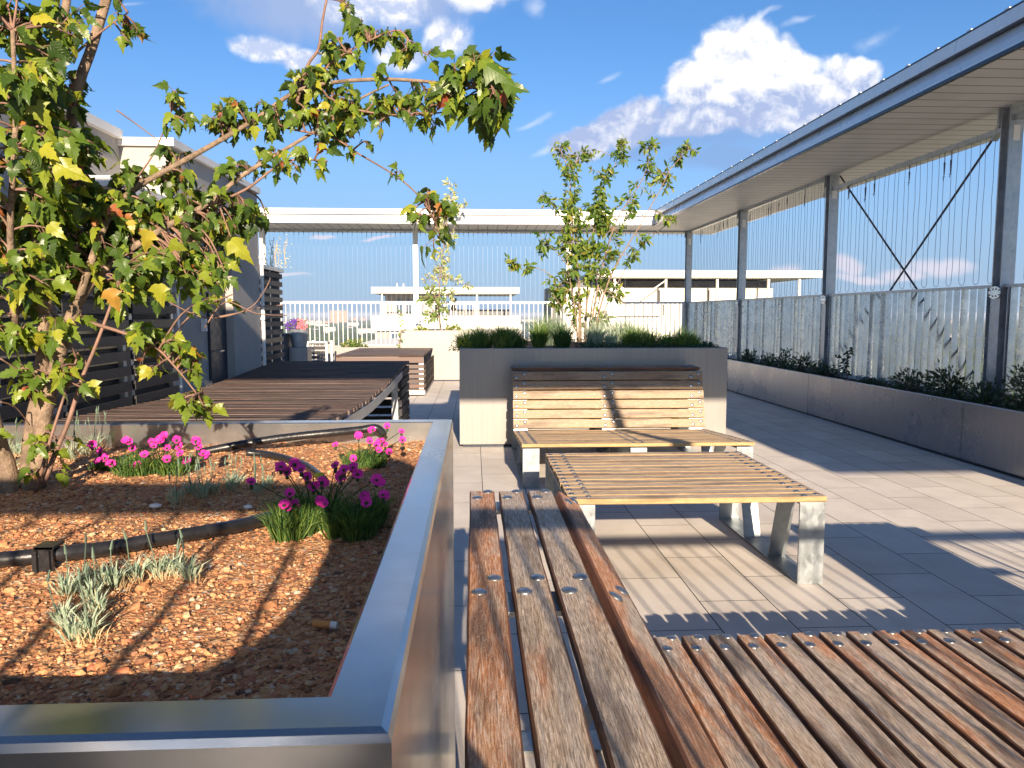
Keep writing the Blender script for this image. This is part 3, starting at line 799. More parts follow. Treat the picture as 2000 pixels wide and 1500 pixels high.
def bench(root, P, D, W, parts, frames, loop, struts, mats, seed=1, bolt_k=10, fw=.12, sw=.0705):
    """P maps (u,w,z)->world point, D maps a direction; parts: {name: [(w, z, ang, tone)]}; loop = frame outline"""
    rnd = random.Random(seed)
    for name, sl in parts.items():
        mb = MB(); bl = []
        for (w, z, ang, tone) in sl:
            dw = Vector((0, math.cos(ang), math.sin(ang))); dn = Vector((0, -math.sin(ang), math.cos(ang)))
            e = rnd.uniform(-.003, .003)
            slat(mb, P(e, w, z), D((1, 0, 0)), D(dw), D(dn), W, w=sw, seed=tone + rnd.random() * .02 + int(rnd.random() * 40), rnd=rnd)
            for fu in frames:
                for (uo, wo) in ((-.036, -.014), (.036, .016)):
                    bl.append((P(fu + uo, w + dw.y * wo + dn.y * .013, z + dw.z * wo + dn.z * .013), D(dn)))
        so = mb.build(name, mats[name], root)
        if 'm' not in BOLT:
            q = MB(); dome(q, (0, 0, 0), (0, 0, 1), r=.0150, h=.0055, k=16); o0 = q.build('bolt', M['bolt'], None, smooth=True); BOLT['m'] = o0.data; bpy.data.objects.remove(o0)
        for (c, dn_) in bl:
            o0 = bpy.data.objects.new('bolt', BOLT['m']); COL.objects.link(o0); o0.parent = so
            o0.location = c - root.location; o0.rotation_euler = Vector(dn_).to_track_quat('Z', 'Y').to_euler()
    for fu in frames:
        mb = MB()
        strap(mb, loop, fu - fw / 2, fu + fw / 2, .010, P)
        lg = mb.build('leg', M['galv_leg'], root)
        for (a, b) in struts: mb = MB(); strap(mb, [a, b], fu - fw * .38, fu + fw * .38, .008, P); mb.build('strut', M['galv_leg'], lg)
# ---- far lounge facing the camera
LX, LY = .345, 5.38
def P1(u, w, z): return Vector((LX + u, LY + w, z))
def D1(d): return Vector(d)
rnd = random.Random(5)
seat = [(.035 + i * PIT, .312 - .006 * i, -.07, rnd.uniform(0, .6)) for i in range(14)]
bk = [(1.215 + i * .022, .262 + .012 + i * .083, R(76), (.15, .1, .2, .05, .75, .8)[i]) for i in range(6)]
bk = [(w, z + .02, a, t) for (w, z, a, t) in bk]
top = [(1.425 + i * PIT, .765 + .002 * i, .0, .6) for i in range(3)]
r1 = empty('slatted_lounge', (LX + .85, LY + .7, 0), 'sun bleached slatted lounge with tall backrest against the middle grey planter', 'lounge')
loop1 = [(.01, .004), (.01, .285), (1.222, .21), (1.385, .742), (1.60, .742), (1.60, .004), (.01, .004)]
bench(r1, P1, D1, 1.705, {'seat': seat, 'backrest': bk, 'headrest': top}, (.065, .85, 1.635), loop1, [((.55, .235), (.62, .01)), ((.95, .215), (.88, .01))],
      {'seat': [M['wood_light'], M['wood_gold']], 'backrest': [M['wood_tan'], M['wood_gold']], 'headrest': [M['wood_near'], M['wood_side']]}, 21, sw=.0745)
# ---- table in the middle
TX, TY = .43, 3.365
def P2(u, w, z): return Vector((TX + u, TY + w, z))
tb = [(.035 + i * .0826, .407, 0, random.Random(i + 40).uniform(.0, .85)) for i in range(14)]
r2 = empty('slatted_table', (TX + .6, TY + .57, 0), 'low square slatted table standing in front of the far lounge', 'table')
loop2 = [(.008, .004), (.008, .386), (1.135, .386), (1.135, .004), (.008, .004)]
bench(r2, P2, D1, 1.195, {'tabletop': tb}, (.06, 1.135), loop2, [((.28, .382), (.40, .008)), ((.86, .382), (.74, .008))],
      {'tabletop': [M['wood_light'], M['wood_gold']]}, 22, sw=.0760)
# ---- near lounges: A has its back by the steel planter, B faces it
AY = .455
def PA(u, w, z): return Vector((w, AY + u, z))
def DA(d): return Vector((d[1], d[0], d[2]))
tn = [.74, .18, .12, .80]
rootA = empty('slatted_lounge', (.6, AY + .85, 0), 'weathered brown slatted lounge with its back beside the steel planter, nearest the viewer', 'lounge')
topA = [(.022, .735, 0, .72), (.106, .735, 0, .2), (.190, .735, 0, .12), (.268, .716, R(-32), .82)]
bkA = [(.312 + i * .006, .64 - i * .083, R(-84), rnd.uniform(0, .9)) for i in range(4)]
stn = [.35, .66, .40, .55, .12, .42, .30, .34, .48, .40]
seatA = [(.40 + i * PIT, .285 + .0005 * i, 0, stn[i]) for i in range(10)]
loopA = [(.0, .71), (.22, .71), (.285, .66), (.33, .268), (1.17, .268), (1.17, .004), (.0, .004), (.0, .71)]
FR = (.065, .85, 1.64)
MN = [M['wood_near'], M['wood_side']]
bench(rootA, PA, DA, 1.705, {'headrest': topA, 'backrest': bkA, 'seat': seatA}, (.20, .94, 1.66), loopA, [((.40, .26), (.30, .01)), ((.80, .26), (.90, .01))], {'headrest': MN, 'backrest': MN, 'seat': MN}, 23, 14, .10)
def PB(u, w, z): return Vector((w, AY + u, z))
rootB = empty('slatted_lounge', (1.8, AY + .85, 0), 'weathered slatted lounge section pushed against the nearest one at the lower right', 'lounge')
stn = [.62, .80, .10, .45, .55, .3, .7, .2, .5, .4]
seatB = [(1.24 + i * PIT, .2895, 0, stn[i]) for i in range(9)]
bkB = [(2.02 - i * .006 + .02, .64 - i * .083, R(84), rnd.uniform(0, .9)) for i in range(4)]
topB = [(2.075 + i * .0742, .735, 0, rnd.uniform(0, .9)) for i in range(9)]
loopB = [(2.80, .71), (2.08, .71), (1.985, .268), (1.20, .268), (1.20, .004), (2.80, .004), (2.80, .71)]
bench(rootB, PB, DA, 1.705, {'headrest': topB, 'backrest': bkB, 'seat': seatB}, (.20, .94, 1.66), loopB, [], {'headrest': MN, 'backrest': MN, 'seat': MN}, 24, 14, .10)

# ---- long dark wavy platform at the left
WX0, WX1 = -2.02, -.68
def wave(y):
    pts = [(2.6, .77), (3.4, .765), (3.9, .745), (4.9, .712), (5.8, .715), (6.6, .735), (7.2, .758), (7.93, .774)]
    for (a, b), (c, d) in zip(pts, pts[1:]):
        if a <= y <= c: return b + (d - b) * (y - a) / (c - a)
    return pts[0][1]
rw = empty('slatted_platform', (-1.35, 5.2, 0), 'long dark brown slatted platform with a dipping surface in front of the grey wall', 'platform')
rnd = random.Random(77)
mb = MB(); y = 2.64
while y < 7.94:
    z = wave(y) - .013; an = math.atan2(wave(min(y + .05, 7.93)) - wave(y - .03), .08)
    slat(mb, (WX0, y, z), (1, 0, 0), (0, math.cos(an), math.sin(an)), (0, -math.sin(an), math.cos(an)), WX1 - WX0 + rnd.uniform(-.006, .006), w=.064, seed=rnd.uniform(0, .9) + rnd.randrange(30), segs=8, rnd=rnd)
    y += PIT
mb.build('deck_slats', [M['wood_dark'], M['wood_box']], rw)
mb = MB(); ys = [2.6 + .265 * i for i in range(21)]
for xx in (WX1 + .004, WX0 - .0):
    for a, b in zip(ys, ys[1:]):
        za, zb = wave(min(a, 7.93)) - .03, wave(min(b, 7.93)) - .03
        if a < 7.0: mb.add([(xx, a, za), (xx + .008, a, za), (xx + .008, b, zb), (xx, b, zb), (xx, a, za - .06), (xx + .008, a, za - .06), (xx + .008, b, zb - .06), (xx, b, zb - .06)],
                 [(0, 1, 2, 3), (7, 6, 5, 4), (0, 4, 5, 1), (1, 5, 6, 2), (2, 6, 7, 3), (3, 7, 4, 0)])
mb.build('side_rail', M['galv'], rw)
mb = MB()
for i in range(8):
    z = .69 - i * .088
    for (a, b, c, d) in ((WX1 - .02, WX1 + .006, 7.08, 7.93),):
        mb.box(a, b, c, d, z - .033, z + .033, 0, (z, 0, i * .13))
    mb.box(WX0, WX1 - .021, 7.90, 7.93, z - .033, z + .033, 0, (z, 0, i * .2))
mb.build('end_cladding', M['wood_black'], rw)
for (xx, yy) in ((WX1 - .06, 7.12), (WX1 - .06, 7.84), (WX0 + .06, 7.84), (WX1 - .06, 4.2), (WX0 + .06, 4.2)):
    mb = MB(); mb.box(xx - .03, xx + .03, yy - .03, yy + .03, 0, wave(yy) - .04); mb.build('leg', M['galv'], rw)
# ---- slatted box table beyond it
rb = empty('slatted_box_table', (-1.43, 12.9, 0), 'square dark slatted box table in front of the pale beige planter', 'table')
bx0, bx1, by0, by1, bz = -2.10, -.76, 11.62, 14.12, .632
mb = MB(); y = by0 + .03
while y < by1:
    slat(mb, (bx0, y, bz - .013), (1, 0, 0), (0, 1, 0), (0, 0, 1), bx1 - bx0, w=.072, seed=rnd.uniform(0, .9) + rnd.randrange(30), segs=6, rnd=rnd); y += .09
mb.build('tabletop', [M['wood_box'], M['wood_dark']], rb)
mb = MB(); mb.box(bx0 + .01, bx1 - .01, by0 - .012, by0 + .01, bz - .115, bz - .03, 0, (0, 0, .3)); mb.build('front_board', M['wood_box'], rb)
mb = MB(); ms = MB()
for i in range(6):
    z = bz - .175 - i * .075
    mb.box(bx0 + .02, bx1 - .001, by0 + .0, by0 + .022, z - .028, z + .028, 0, (i * .3, 0, i * .21))
    ms.box(bx1 + .0, bx1 + .022, by0 + .03, by1, z - .020, z + .040, 0, (i * .2, 0, i * .17))
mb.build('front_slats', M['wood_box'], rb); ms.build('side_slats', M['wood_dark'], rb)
mb = MB()
for xx in (bx0 + .04, bx1 - .045):
    mb.box(xx - .035, xx + .035, by0 + .023, by0 + .09, .09, bz - .03)
    for i in range(6): z = bz - .137 - i * .075; mb.box(xx - .035, xx + .035, by0 + .002, by0 + .0228, z - .0095, z + .0095)
mb.build('corner_post', M['ledge'], rb)
mb = MB(); mb.box(bx0 + .02, bx1 + .01, by0 - .01, by1 - .02, .03, .088); mb.build('base_frame', M['ledge'], rb)
# small white-framed slatted stool near the far railing
rs = empty('slatted_stool', (-2.9, 14.2, 0), 'small white framed slatted stool left of the box table', 'stool')
a = at(612, 665, 14.0); b_ = at(640, 665, 14.0)
mb = MB()
mb.box(a.x - .12, b_.x, 13.95, 14.0, .73, .76); mb.box(b_.x - .035, b_.x, 13.95, 14.0, 0, .729); mb.box(a.x - .12, a.x - .085, 13.95, 14.0, 0, .729); mb.box(a.x - .12, a.x - .085, 14.45, 14.5, 0, .76); mb.box(b_.x - .035, b_.x, 14.45, 14.5, 0, .76)
mb.build('frame', M['ledge'], rs)
mb = MB()
for i in range(7): mb.box(a.x - .08, b_.x - .04, 14.01, 14.03, .10 + i * .085, .155 + i * .085)
for i in range(5): mb.box(a.x - .08, b_.x - .04, 14.04 + i * .09, 14.10 + i * .09, .70, .727)
mb.build('slats', M['wood_black'], rs)

# ------------------------------------------------------------------ left wall, screens
wl = empty('penthouse_wall', (-2.5, 5.5, 0), 'grey plastered stair house wall with a dark door on the left', 'building')
mb = MB()
mb.box(-4.2, -2.10, 6.78, 7.62, 0, 2.42)                 # pillar and block end
mb.box(-4.2, -2.101, 5.52, 6.779, 1.87, 2.42)            # upper part over the door recess
mb.box(-4.2, -2.19, 5.62, 6.779, 0, 1.869)               # recess wall
mb.box(-4.2, -2.45, .8, 5.519, 0, 2.46)
mb.build('wall', M['render'], wl)
mb = MB(); mb.box(-4.2, -2.07, 5.49, 7.64, 2.421, 2.475); mb.box(-4.2, -2.41, .8, 5.489, 2.461, 2.52); mb.build('coping', M['ledge'], wl)
mb = MB(); mb.box(-2.189, -2.165, 6.37, 6.775, 0, 1.85); d_ = mb.build('door', M['render_dark'], wl)
mb = MB(); mb.tube([(-2.16, 6.45, .95), (-2.12, 6.45, .95), (-2.12, 6.55, .95)], .008, 6); mb.build('handle', M['bolt'], d_)
mb = MB(); mb.box(-2.187, -2.15, 6.22, 6.26, 1.12, 1.22); mb.build('switch_box', M['ledge'], wl)
mb = MB(); mb.box(-2.187, -2.14, 5.62, 5.66, 0, 1.86); mb.build('corner_trim', M['white'], wl)
mb = MB(); mb.box(-2.10, -1.86, 5.56, 6.4, 2.0, 2.06); mb.box(-2.60, -2.101, 4.6, 5.51, 2.0, 2.06); mb.build('door_canopy', M['ledge'], wl)
r = empty('downpipe', (-2.07, 7.66, 0), 'thin white pipe running up the corner of the grey wall', 'pipe')
mb = MB(); mb.tube([(-2.085, 7.66, 0), (-2.085, 7.66, 2.0)], .018, 8); mb.build('pipe', M['white'], r)
mb = MB()
for z in (.5, 1.2, 1.8): mb.box(-2.112, -2.06, 7.625, 7.645, z, z + .03)
mb.build('clip', M['galv'], r)
def screen(x, y0, y1, z1, label, cap=False, n=18, mat='wood_black', dep=.06):
    r = empty('slatted_screen', (x, (y0 + y1) / 2, 0), label, 'screen', 'dark slatted screens along the left wall')
    mb = MB(); st = z1 / n
    for i in range(n):
        z = st * (i + .5)
        mb.box(x - .012, x + .012, y0 + .01, y1 - .01, z - st * .30, z + st * .30, 0, (z, 0, i * .137 % 1))
        mb.box(x - dep - .012, x - dep + .012, y0 + .01, y1 - .01, z - st * .05, z + st * .5, 0, (z, 0, i * .217 % 1))
    mb.build('slats', M[mat], r)
    mb = MB(); k = max(2, int((y1 - y0) / .4) + 1)
    for i in range(k):
        y = y0 + .03 + (y1 - y0 - .06) * i / (k - 1); mb.box(x - dep + .013, x - .013, y - .02, y + .02, 0, z1)
    mb.build('batten', M['galv'], r)
    if cap:
        mb = MB(); mb.box(x - dep - .03, x + .03, y0, y1, z1 + .001, z1 + .04); mb.build('cap', M['galv'], r)
    return r
screen(-2.12, 7.72, 8.56, 1.71, 'tall dark slatted screen just beyond the grey wall corner', True, 20, dep=.12)
screen(-2.14, 4.86, 5.58, 1.72, 'dark slatted screen beside the white trim, behind the maple')
screen(-2.14, 4.05, 4.82, 1.72, 'dark slatted screen in the middle behind the maple')
screen(-2.14, 2.6, 4.01, 1.72, 'dark slatted screen behind the maple at the left edge')

# ------------------------------------------------------------------ plants
def leafmesh(mb, pos, tip, nrm, size, tone, kind='maple', fold=.25, curl=.25, rnd=random, m=0):
    pos = Vector(pos); tip = Vector(tip).normalized(); nrm = Vector(nrm); side = tip.cross(nrm)
    if side.length < 1e-4: side = tip.orthogonal()
    side.normalize(); nrm = side.cross(tip).normalized()
    if kind == 'maple':
        out = [(0, 0), (.14, -.04), (.27, .03), (.36, .14), (.50, .26), (.35, .32), (.235, .40), (.32, .52), (.22, .60), (.22, .72), (.11, .82), (.08, .94), (0, 1.12)]
        mid = [(0, .20), (0, .42), (0, .64), (0, .85)]
        F = [(0, 1, 2, 13), (13, 2, 3, 14), (14, 3, 4, 5), (14, 5, 6, 15), (15, 6, 7, 8), (15, 8, 9, 16), (16, 9, 10), (16, 10, 11, 12)]
    else:
        out = [(0, 0), (.16, .22), (.21, .45), (.12, .78), (0, 1.0)]; mid = [(0, .45)]
        F = [(0, 1, 2, 5), (5, 2, 3, 4)]
    vs = []; at_ = []
    cv = curl * rnd.uniform(.3, 2.4); fo = fold * rnd.uniform(.2, 2.4); asym = rnd.uniform(.85, 1.15)
    wv = rnd.uniform(-.08, .08)
    for sgn in (1, -1):
        for (a, b) in out + mid:
            aa = a * sgn * (asym if sgn > 0 else 1 / asym)
            z = abs(a) * fo - 1.1 * a * a - cv * b * b + wv * math.sin(b * 7 + sgn) * (.3 + abs(a) * 2.2)
            vs.append(pos + (side * aa + tip * b + nrm * z) * size); at_.append((a, b, tone))
    n_ = len(out) + len(mid); fs = []
    for f in F: fs.append(f); fs.append(tuple(n_ + k for k in reversed(f)))
    mb.add(vs, fs, m, at_)
def smoothline(pts, k=4):
    out = []
    P = [pts[0]] + list(pts) + [pts[-1]]
    for i in range(1, len(P) - 2):
        for q in range(k):
            t = q / k; a, b, c, d = P[i - 1], P[i], P[i + 1], P[i + 2]
            out.append(.5 * ((2 * b) + (c - a) * t + (2 * a - 5 * b + 4 * c - d) * t * t + (3 * b - a - 3 * c + d) * t ** 3))
    out.append(pts[-1]); return out

class Tree:
    def __init__(s, rnd): s.wood = MB(); s.leaf = MB(); s.leaf.open = True; s.skel = []; s.rnd = rnd; s.twig = MB()
    def branch(s, pts, r0, r1, n=8, px=True, bare=False, knob=.0):
        P = [at(*p) for p in pts] if px else [Vector(p) for p in pts]
        P = smoothline(P, 5); k = len(P); cum = [0]
        for a, b in zip(P, P[1:]): cum.append(cum[-1] + (b - a).length)
        rad = [(r0 + (r1 - r0) * (c / cum[-1]) ** .8) * (1 + s.rnd.uniform(-knob, knob)) for c in cum]
        (s.wood if r0 > .0045 * s.thin else s.twig).tube(P, rad, n)
        if not bare: s.skel += P
        return P
    thin = 1.0
    def cluster(s, c, rad, nl, size, kind='maple', twigr=.0012, hang=.6, tone=(0, .8), pet=.35, per=6, face=Vector((.0, -1, .45))):
        rnd = s.rnd; c = Vector(c)
        k = max(1, round(nl / per)); left = nl
        for t in range(k):
            d = Vector((rnd.gauss(0, .45), rnd.gauss(0, .45), rnd.gauss(0, .45)))
            e = c + Vector((d.x * rad[0], d.y * rad[1], d.z * rad[2]))
            best = min(s.skel, key=lambda q: (q - e).length_squared)
            v = e - best
            if v.length > max(rad) * 3.0: best = e - v.normalized() * max(rad) * 2.0 if False else best
            if v.length < size * 1.2: e = best + Vector((rnd.uniform(-1, 1), rnd.uniform(-1, 1), rnd.uniform(-.6, 1))).normalized() * size * 1.6; v = e - best
            mid = best + v * .5 + Vector((0, 0, v.length * .12)) + Vector((rnd.uniform(-.1, .1), rnd.uniform(-.1, .1), 0)) * v.length
            line = smoothline([best, mid, e], 4)
            s.twig.tube(line, [twigr * (1.7 - .9 * i / len(line)) for i in range(len(line))], 5)
            n_ = min(left, per) if t < k - 1 else left; left -= n_
            for i in range(max(0, n_)):
                f = 1 - (i // 2) * .16 - rnd.uniform(0, .06); f = max(.25, f)
                idx = min(len(line) - 1, max(0, int(f * (len(line) - 1)))); p = line[idx]
                dirv = (line[idx] - line[max(0, idx - 1)]); dirv = dirv.normalized() if dirv.length > 1e-6 else Vector((0, 0, 1))
                sd = dirv.cross(Vector((rnd.uniform(-1, 1), rnd.uniform(-1, 1), rnd.uniform(-.5, .5)))); sd = sd.normalized() if sd.length > 1e-3 else Vector((1, 0, 0))
                po = (sd * (1 if i % 2 else -1) * .8 + dirv * .5 + Vector((0, 0, rnd.uniform(-.2, .5)))).normalized()
                sz = size * rnd.choice((.55, .75, .9, 1.0, 1.15, 1.3)) * rnd.uniform(.9, 1.1)
                q = p + po * sz * pet * rnd.uniform(.6, 1.4)
                if pet > .2: s.twig.tube([p, (p + q) / 2 + Vector((0, 0, sz * .06)), q], twigr * .55, 3, caps=False)
                tip = (po * (1 - hang) + Vector((0, 0, -hang)) + Vector((rnd.uniform(-.3, .3), rnd.uniform(-.3, .3), rnd.uniform(-.2, .2)))).normalized()
                nr = face + Vector((rnd.gauss(0, .85), rnd.gauss(0, .5), rnd.gauss(0, .7)))
                tn_ = rnd.uniform(*tone)
                if rnd.random() < .03 and kind == 'maple': tn_ = rnd.uniform(.84, 1.0)
                leafmesh(s.leaf, q, tip, nr, sz, tn_, kind, rnd=rnd)
# ---- the maple in the near planter
T = Tree(random.Random(31))
Yt = 1.24
tr0 = T.branch([(52, 985, Yt), (60, 930, Yt), (64, 860, Yt), (74, 780, Yt), (84, 690, Yt), (86, 610, 1.23)], .0195, .0075, 12, knob=.03)
T.branch([(70, 950, 1.235), (78, 860, 1.235), (88, 800, 1.24), (105, 735, 1.24), (128, 650, 1.24), (148, 600, 1.25)], .0150, .0090, 12, knob=.03)
T.branch([(24, 985, 1.22), (10, 910, 1.22), (-10, 850, 1.22), (-40, 700, 1.22), (-50, 500, 1.2)], .017, .010, 10, knob=.03)
T.branch([(148, 600, 1.25), (185, 545, 1.27), (250, 490, 1.30), (330, 440, 1.33), (410, 395, 1.36), (470, 345, 1.38), (560, 290, 1.40), (640, 240, 1.42), (700, 195, 1.43), (760, 165, 1.43)], .0075, .0018, 10)
T.branch([(150, 600, 1.25), (175, 520, 1.25), (215, 420, 1.28), (265, 368, 1.31), (330, 330, 1.33), (420, 280, 1.36), (500, 232, 1.38), (580, 178, 1.39), (660, 160, 1.37), (760, 155, 1.34), (860, 162, 1.3), (930, 170, 1.26)], .0064, .0024, 10)
T.branch([(86, 610, 1.23), (95, 500, 1.24), (118, 360, 1.26), (150, 180, 1.28), (180, 90, 1.3), (216, -30, 1.32)], .0105, .0075, 10)
T.branch([(86, 610, 1.23), (70, 500, 1.22), (90, 300, 1.24), (115, 110, 1.26), (135, -30, 1.28)], .009, .006, 9)
T.branch([(20, 620, 1.2), (60, 580, 1.22), (130, 500, 1.25), (200, 430, 1.28), (280, 350, 1.31)], .006, .003, 8)
T.branch([(30, 640, 1.2), (20, 450, 1.16), (30, 250, 1.13), (25, 60, 1.12)], .006, .003, 8)
T.branch([(85, 945, 1.21), (110, 880, 1.21), (135, 820, 1.22), (160, 740, 1.23), (185, 680, 1.24), (215, 600, 1.26), (240, 520, 1.28)], .0045, .002, 7)
T.branch([(70, 960, 1.2), (95, 870, 1.19), (120, 790, 1.2), (150, 700, 1.21)], .0032, .0015, 6)
T.branch([(580, 200, 1.39), (600, 130, 1.40), (622, 95, 1.40), (630, 40, 1.40), (640, -10, 1.40)], .003, .002, 7)
T.branch([(600, 170, 1.38), (650, 120, 1.38), (720, 80, 1.37), (780, 60, 1.36), (810, 100, 1.36)], .0025, .0012, 6)
T.branch([(500, 232, 1.38), (560, 250, 1.39), (650, 270, 1.41), (700, 300, 1.43), (775, 345, 1.45), (820, 385, 1.46), (850, 430, 1.47)], .0022, .0013, 6)
T.branch([(640, 190, 1.38), (700, 215, 1.37), (780, 225, 1.36), (860, 220, 1.33), (900, 205, 1.3)], .0022, .0012, 6)
T.branch([(400, 405, 1.36), (480, 370, 1.37), (560, 315, 1.38), (640, 315, 1.39)], .003, .0015, 6)
T.branch([(175, 630, 1.24), (240, 650, 1.26), (300, 675, 1.28), (345, 720, 1.29), (385, 770, 1.29)], .0034, .0014, 6)
T.branch([(250, 370, 1.31), (300, 300, 1.32), (335, 215, 1.33)], .0018, .001, 5)
T.branch([(140, 110, 1.27), (200, 60, 1.3), (250, 25, 1.31)], .0025, .0012, 6)
bare = [[(330, 590, 1.3), (390, 618, 1.32), (440, 618, 1.33), (490, 600, 1.34), (515, 570, 1.35), (528, 545, 1.36)], [(420, 620, 1.33), (480, 608, 1.35), (520, 598, 1.37), (555, 596, 1.38)],
        [(400, 640, 1.31), (440, 590, 1.32), (500, 612, 1.33), (560, 616, 1.35)], [(228, 215, 1.3), (270, 245, 1.31), (310, 275, 1.32)], [(0, 700, 1.15), (50, 730, 1.18), (90, 745, 1.22)],
        [(0, 785, 1.15), (30, 795, 1.18), (58, 830, 1.22)]]
for b in bare: T.branch(b, .0014, .0008, 5, bare=True)
CL = [(40, 60, 55, 60, 1.16, 30, .05), (110, 50, 45, 55, 1.22, 18, .045), (60, 180, 70, 55, 1.15, 40, .052), (110, 170, 40, 50, 1.25, 14, .045), (50, 300, 70, 70, 1.15, 48, .055), (160, 300, 60, 50, 1.28, 28, .042),
      (60, 430, 80, 60, 1.2, 48, .05), (190, 400, 80, 60, 1.3, 50, .046), (290, 440, 80, 60, 1.34, 54, .046), (320, 350, 75, 35, 1.36, 24, .042), (400, 440, 70, 50, 1.4, 38, .048), (475, 425, 45, 35, 1.4, 18, .045),
      (150, 500, 80, 50, 1.3, 44, .046), (260, 540, 90, 45, 1.3, 44, .048), (370, 530, 70, 45, 1.35, 32, .048), (60, 540, 70, 50, 1.2, 34, .05), (430, 560, 45, 30, 1.35, 10, .045), (110, 640, 50, 30, 1.2, 7, .05),
      (30, 640, 40, 35, 1.18, 12, .05), (170, 735, 40, 22, 1.22, 7, .045), (62, 735, 22, 25, 1.2, 5, .05), (320, 680, 50, 40, 1.3, 20, .042), (370, 700, 40, 40, 1.32, 10, .042), (380, 785, 36, 26, 1.3, 15, .042),
      (240, 50, 28, 40, 1.31, 8, .036), (338, 190, 25, 15, 1.33, 5, .036), (400, 230, 45, 30, 1.36, 12, .038), (455, 220, 45, 30, 1.38, 16, .038), (520, 235, 50, 35, 1.4, 22, .038), (590, 170, 45, 45, 1.4, 30, .042),
      (650, 110, 40, 35, 1.39, 18, .04), (725, 60, 40, 25, 1.38, 16, .038), (795, 85, 22, 35, 1.37, 12, .036), (610, 215, 60, 30, 1.4, 24, .038), (700, 215, 50, 30, 1.39, 22, .038), (780, 205, 50, 30, 1.37, 26, .038),
      (835, 215, 30, 30, 1.35, 10, .036), (925, 130, 40, 25, 1.27, 16, .055), (960, 180, 40, 40, 1.26, 24, .058), (910, 190, 40, 40, 1.29, 20, .048), (955, 235, 30, 25, 1.27, 8, .055), (470, 320, 45, 30, 1.38, 14, .038),
      (560, 325, 55, 22, 1.39, 14, .036), (640, 290, 40, 30, 1.41, 10, .036), (620, 250, 60, 22, 1.41, 14, .036), (775, 340, 12, 8, 1.45, 2, .03), (845, 395, 30, 18, 1.47, 9, .042), (862, 435, 24, 30, 1.48, 12, .045), (842, 475, 8, 14, 1.47, 2, .05),
      (675, 8, 22, 14, 1.39, 4, .036), (115, 868, 25, 22, 1.22, 5, .042), (110, 915, 22, 18, 1.21, 4, .042), (5, 850, 12, 15, 1.2, 2, .045), (90, 560, 60, 40, 1.26, 18, .045), (215, 470, 60, 40, 1.36, 26, .045), (20, 760, 20, 20, 1.2, 3, .045)]
for (x, y, rx, ry, Y, n_, sz) in CL:
    k = Y / F_PX
    T.cluster(at(x, y, Y), (rx * k, .06, ry * k), int(n_ * (4.6 if x < 470 else 3.4)), sz * (.45 if x < 470 else .49), hang=.58, tone=(.05, .83) if y < 640 else (.35, .83), pet=.55)
for (x, y, sz, a, tn_) in ((110, 320, .07, (.8, 0, -.35), .8), (60, 200, .06, (.5, 0, -.7), .75), (310, 555, .05, (.1, 0, -1), .82), (212, 565, .05, (.3, 0, -.8), .90), (290, 450, .05, (-.3, 0, -.8), .86), (450, 470, .06, (.7, 0, -.6), .8), (950, 130, .075, (.8, 0, -.4), .35), (985, 165, .06, (.9, 0, -.2), .3), (120, 720, .05, (.1, 0, -1), .8), (175, 745, .045, (.4, 0, -.9), .8)):
    leafmesh(T.leaf, at(x, y, 1.12 if y < 600 and x < 500 else 1.2), a, (.2, -1, .3), sz * .62, tn_, rnd=T.rnd)
mt = empty('maple_tree', at(55, 978, Yt), 'young multi stemmed maple with yellow green leaves growing in the nearest planter', 'tree')
T.wood.build('trunk', M['bark'], mt, smooth=True); T.twig.build('twigs', M['twig'], mt, smooth=True); T.leaf.build('crown', M['maple'], mt)

# ---- leafy tree in the middle planter
T = Tree(random.Random(8)); T.thin = .5
def br(pts, r0, r1): return T.branch(pts, r0, r1, 6)
B = [([(1132, 668, 8.3), (1130, 560, 8.3), (1120, 470, 8.3), (1116, 390, 8.3), (1110, 335, 8.3), (1095, 295, 8.3)], .016),
     ([(1142, 668, 8.4), (1148, 560, 8.4), (1158, 460, 8.4), (1172, 380, 8.4), (1198, 330, 8.4), (1212, 290, 8.4)], .016),
     ([(1150, 668, 8.3), (1172, 540, 8.3), (1205, 430, 8.3), (1255, 350, 8.3), (1270, 285, 8.3)], .014),
     ([(1156, 668, 8.2), (1190, 545, 8.2), (1250, 440, 8.2), (1290, 370, 8.2), (1310, 330, 8.2), (1345, 292, 8.2)], .013),
     ([(1136, 665, 8.1), (1105, 610, 8.1), (1080, 575, 8.1)], .008), ([(1130, 600, 8.4), (1085, 545, 8.4), (1045, 522, 8.4), (1002, 517, 8.4)], .007),
     ([(1125, 520, 8.4), (1090, 430, 8.4), (1062, 385, 8.4)], .006), ([(1160, 650, 8.5), (1200, 565, 8.5), (1245, 490, 8.5), (1312, 430, 8.5)], .008),
     ([(1145, 600, 8.6), (1165, 500, 8.6), (1170, 430, 8.6), (1165, 390, 8.6)], .008), ([(1150, 620, 8.0), (1180, 570, 8.0), (1215, 590, 8.0), (1250, 600, 8.0)], .005), ([(1125, 540, 8.2), (1085, 490, 8.2), (1060, 470, 8.2)], .005)]
for pts, r0 in B: br(pts, r0, .003)
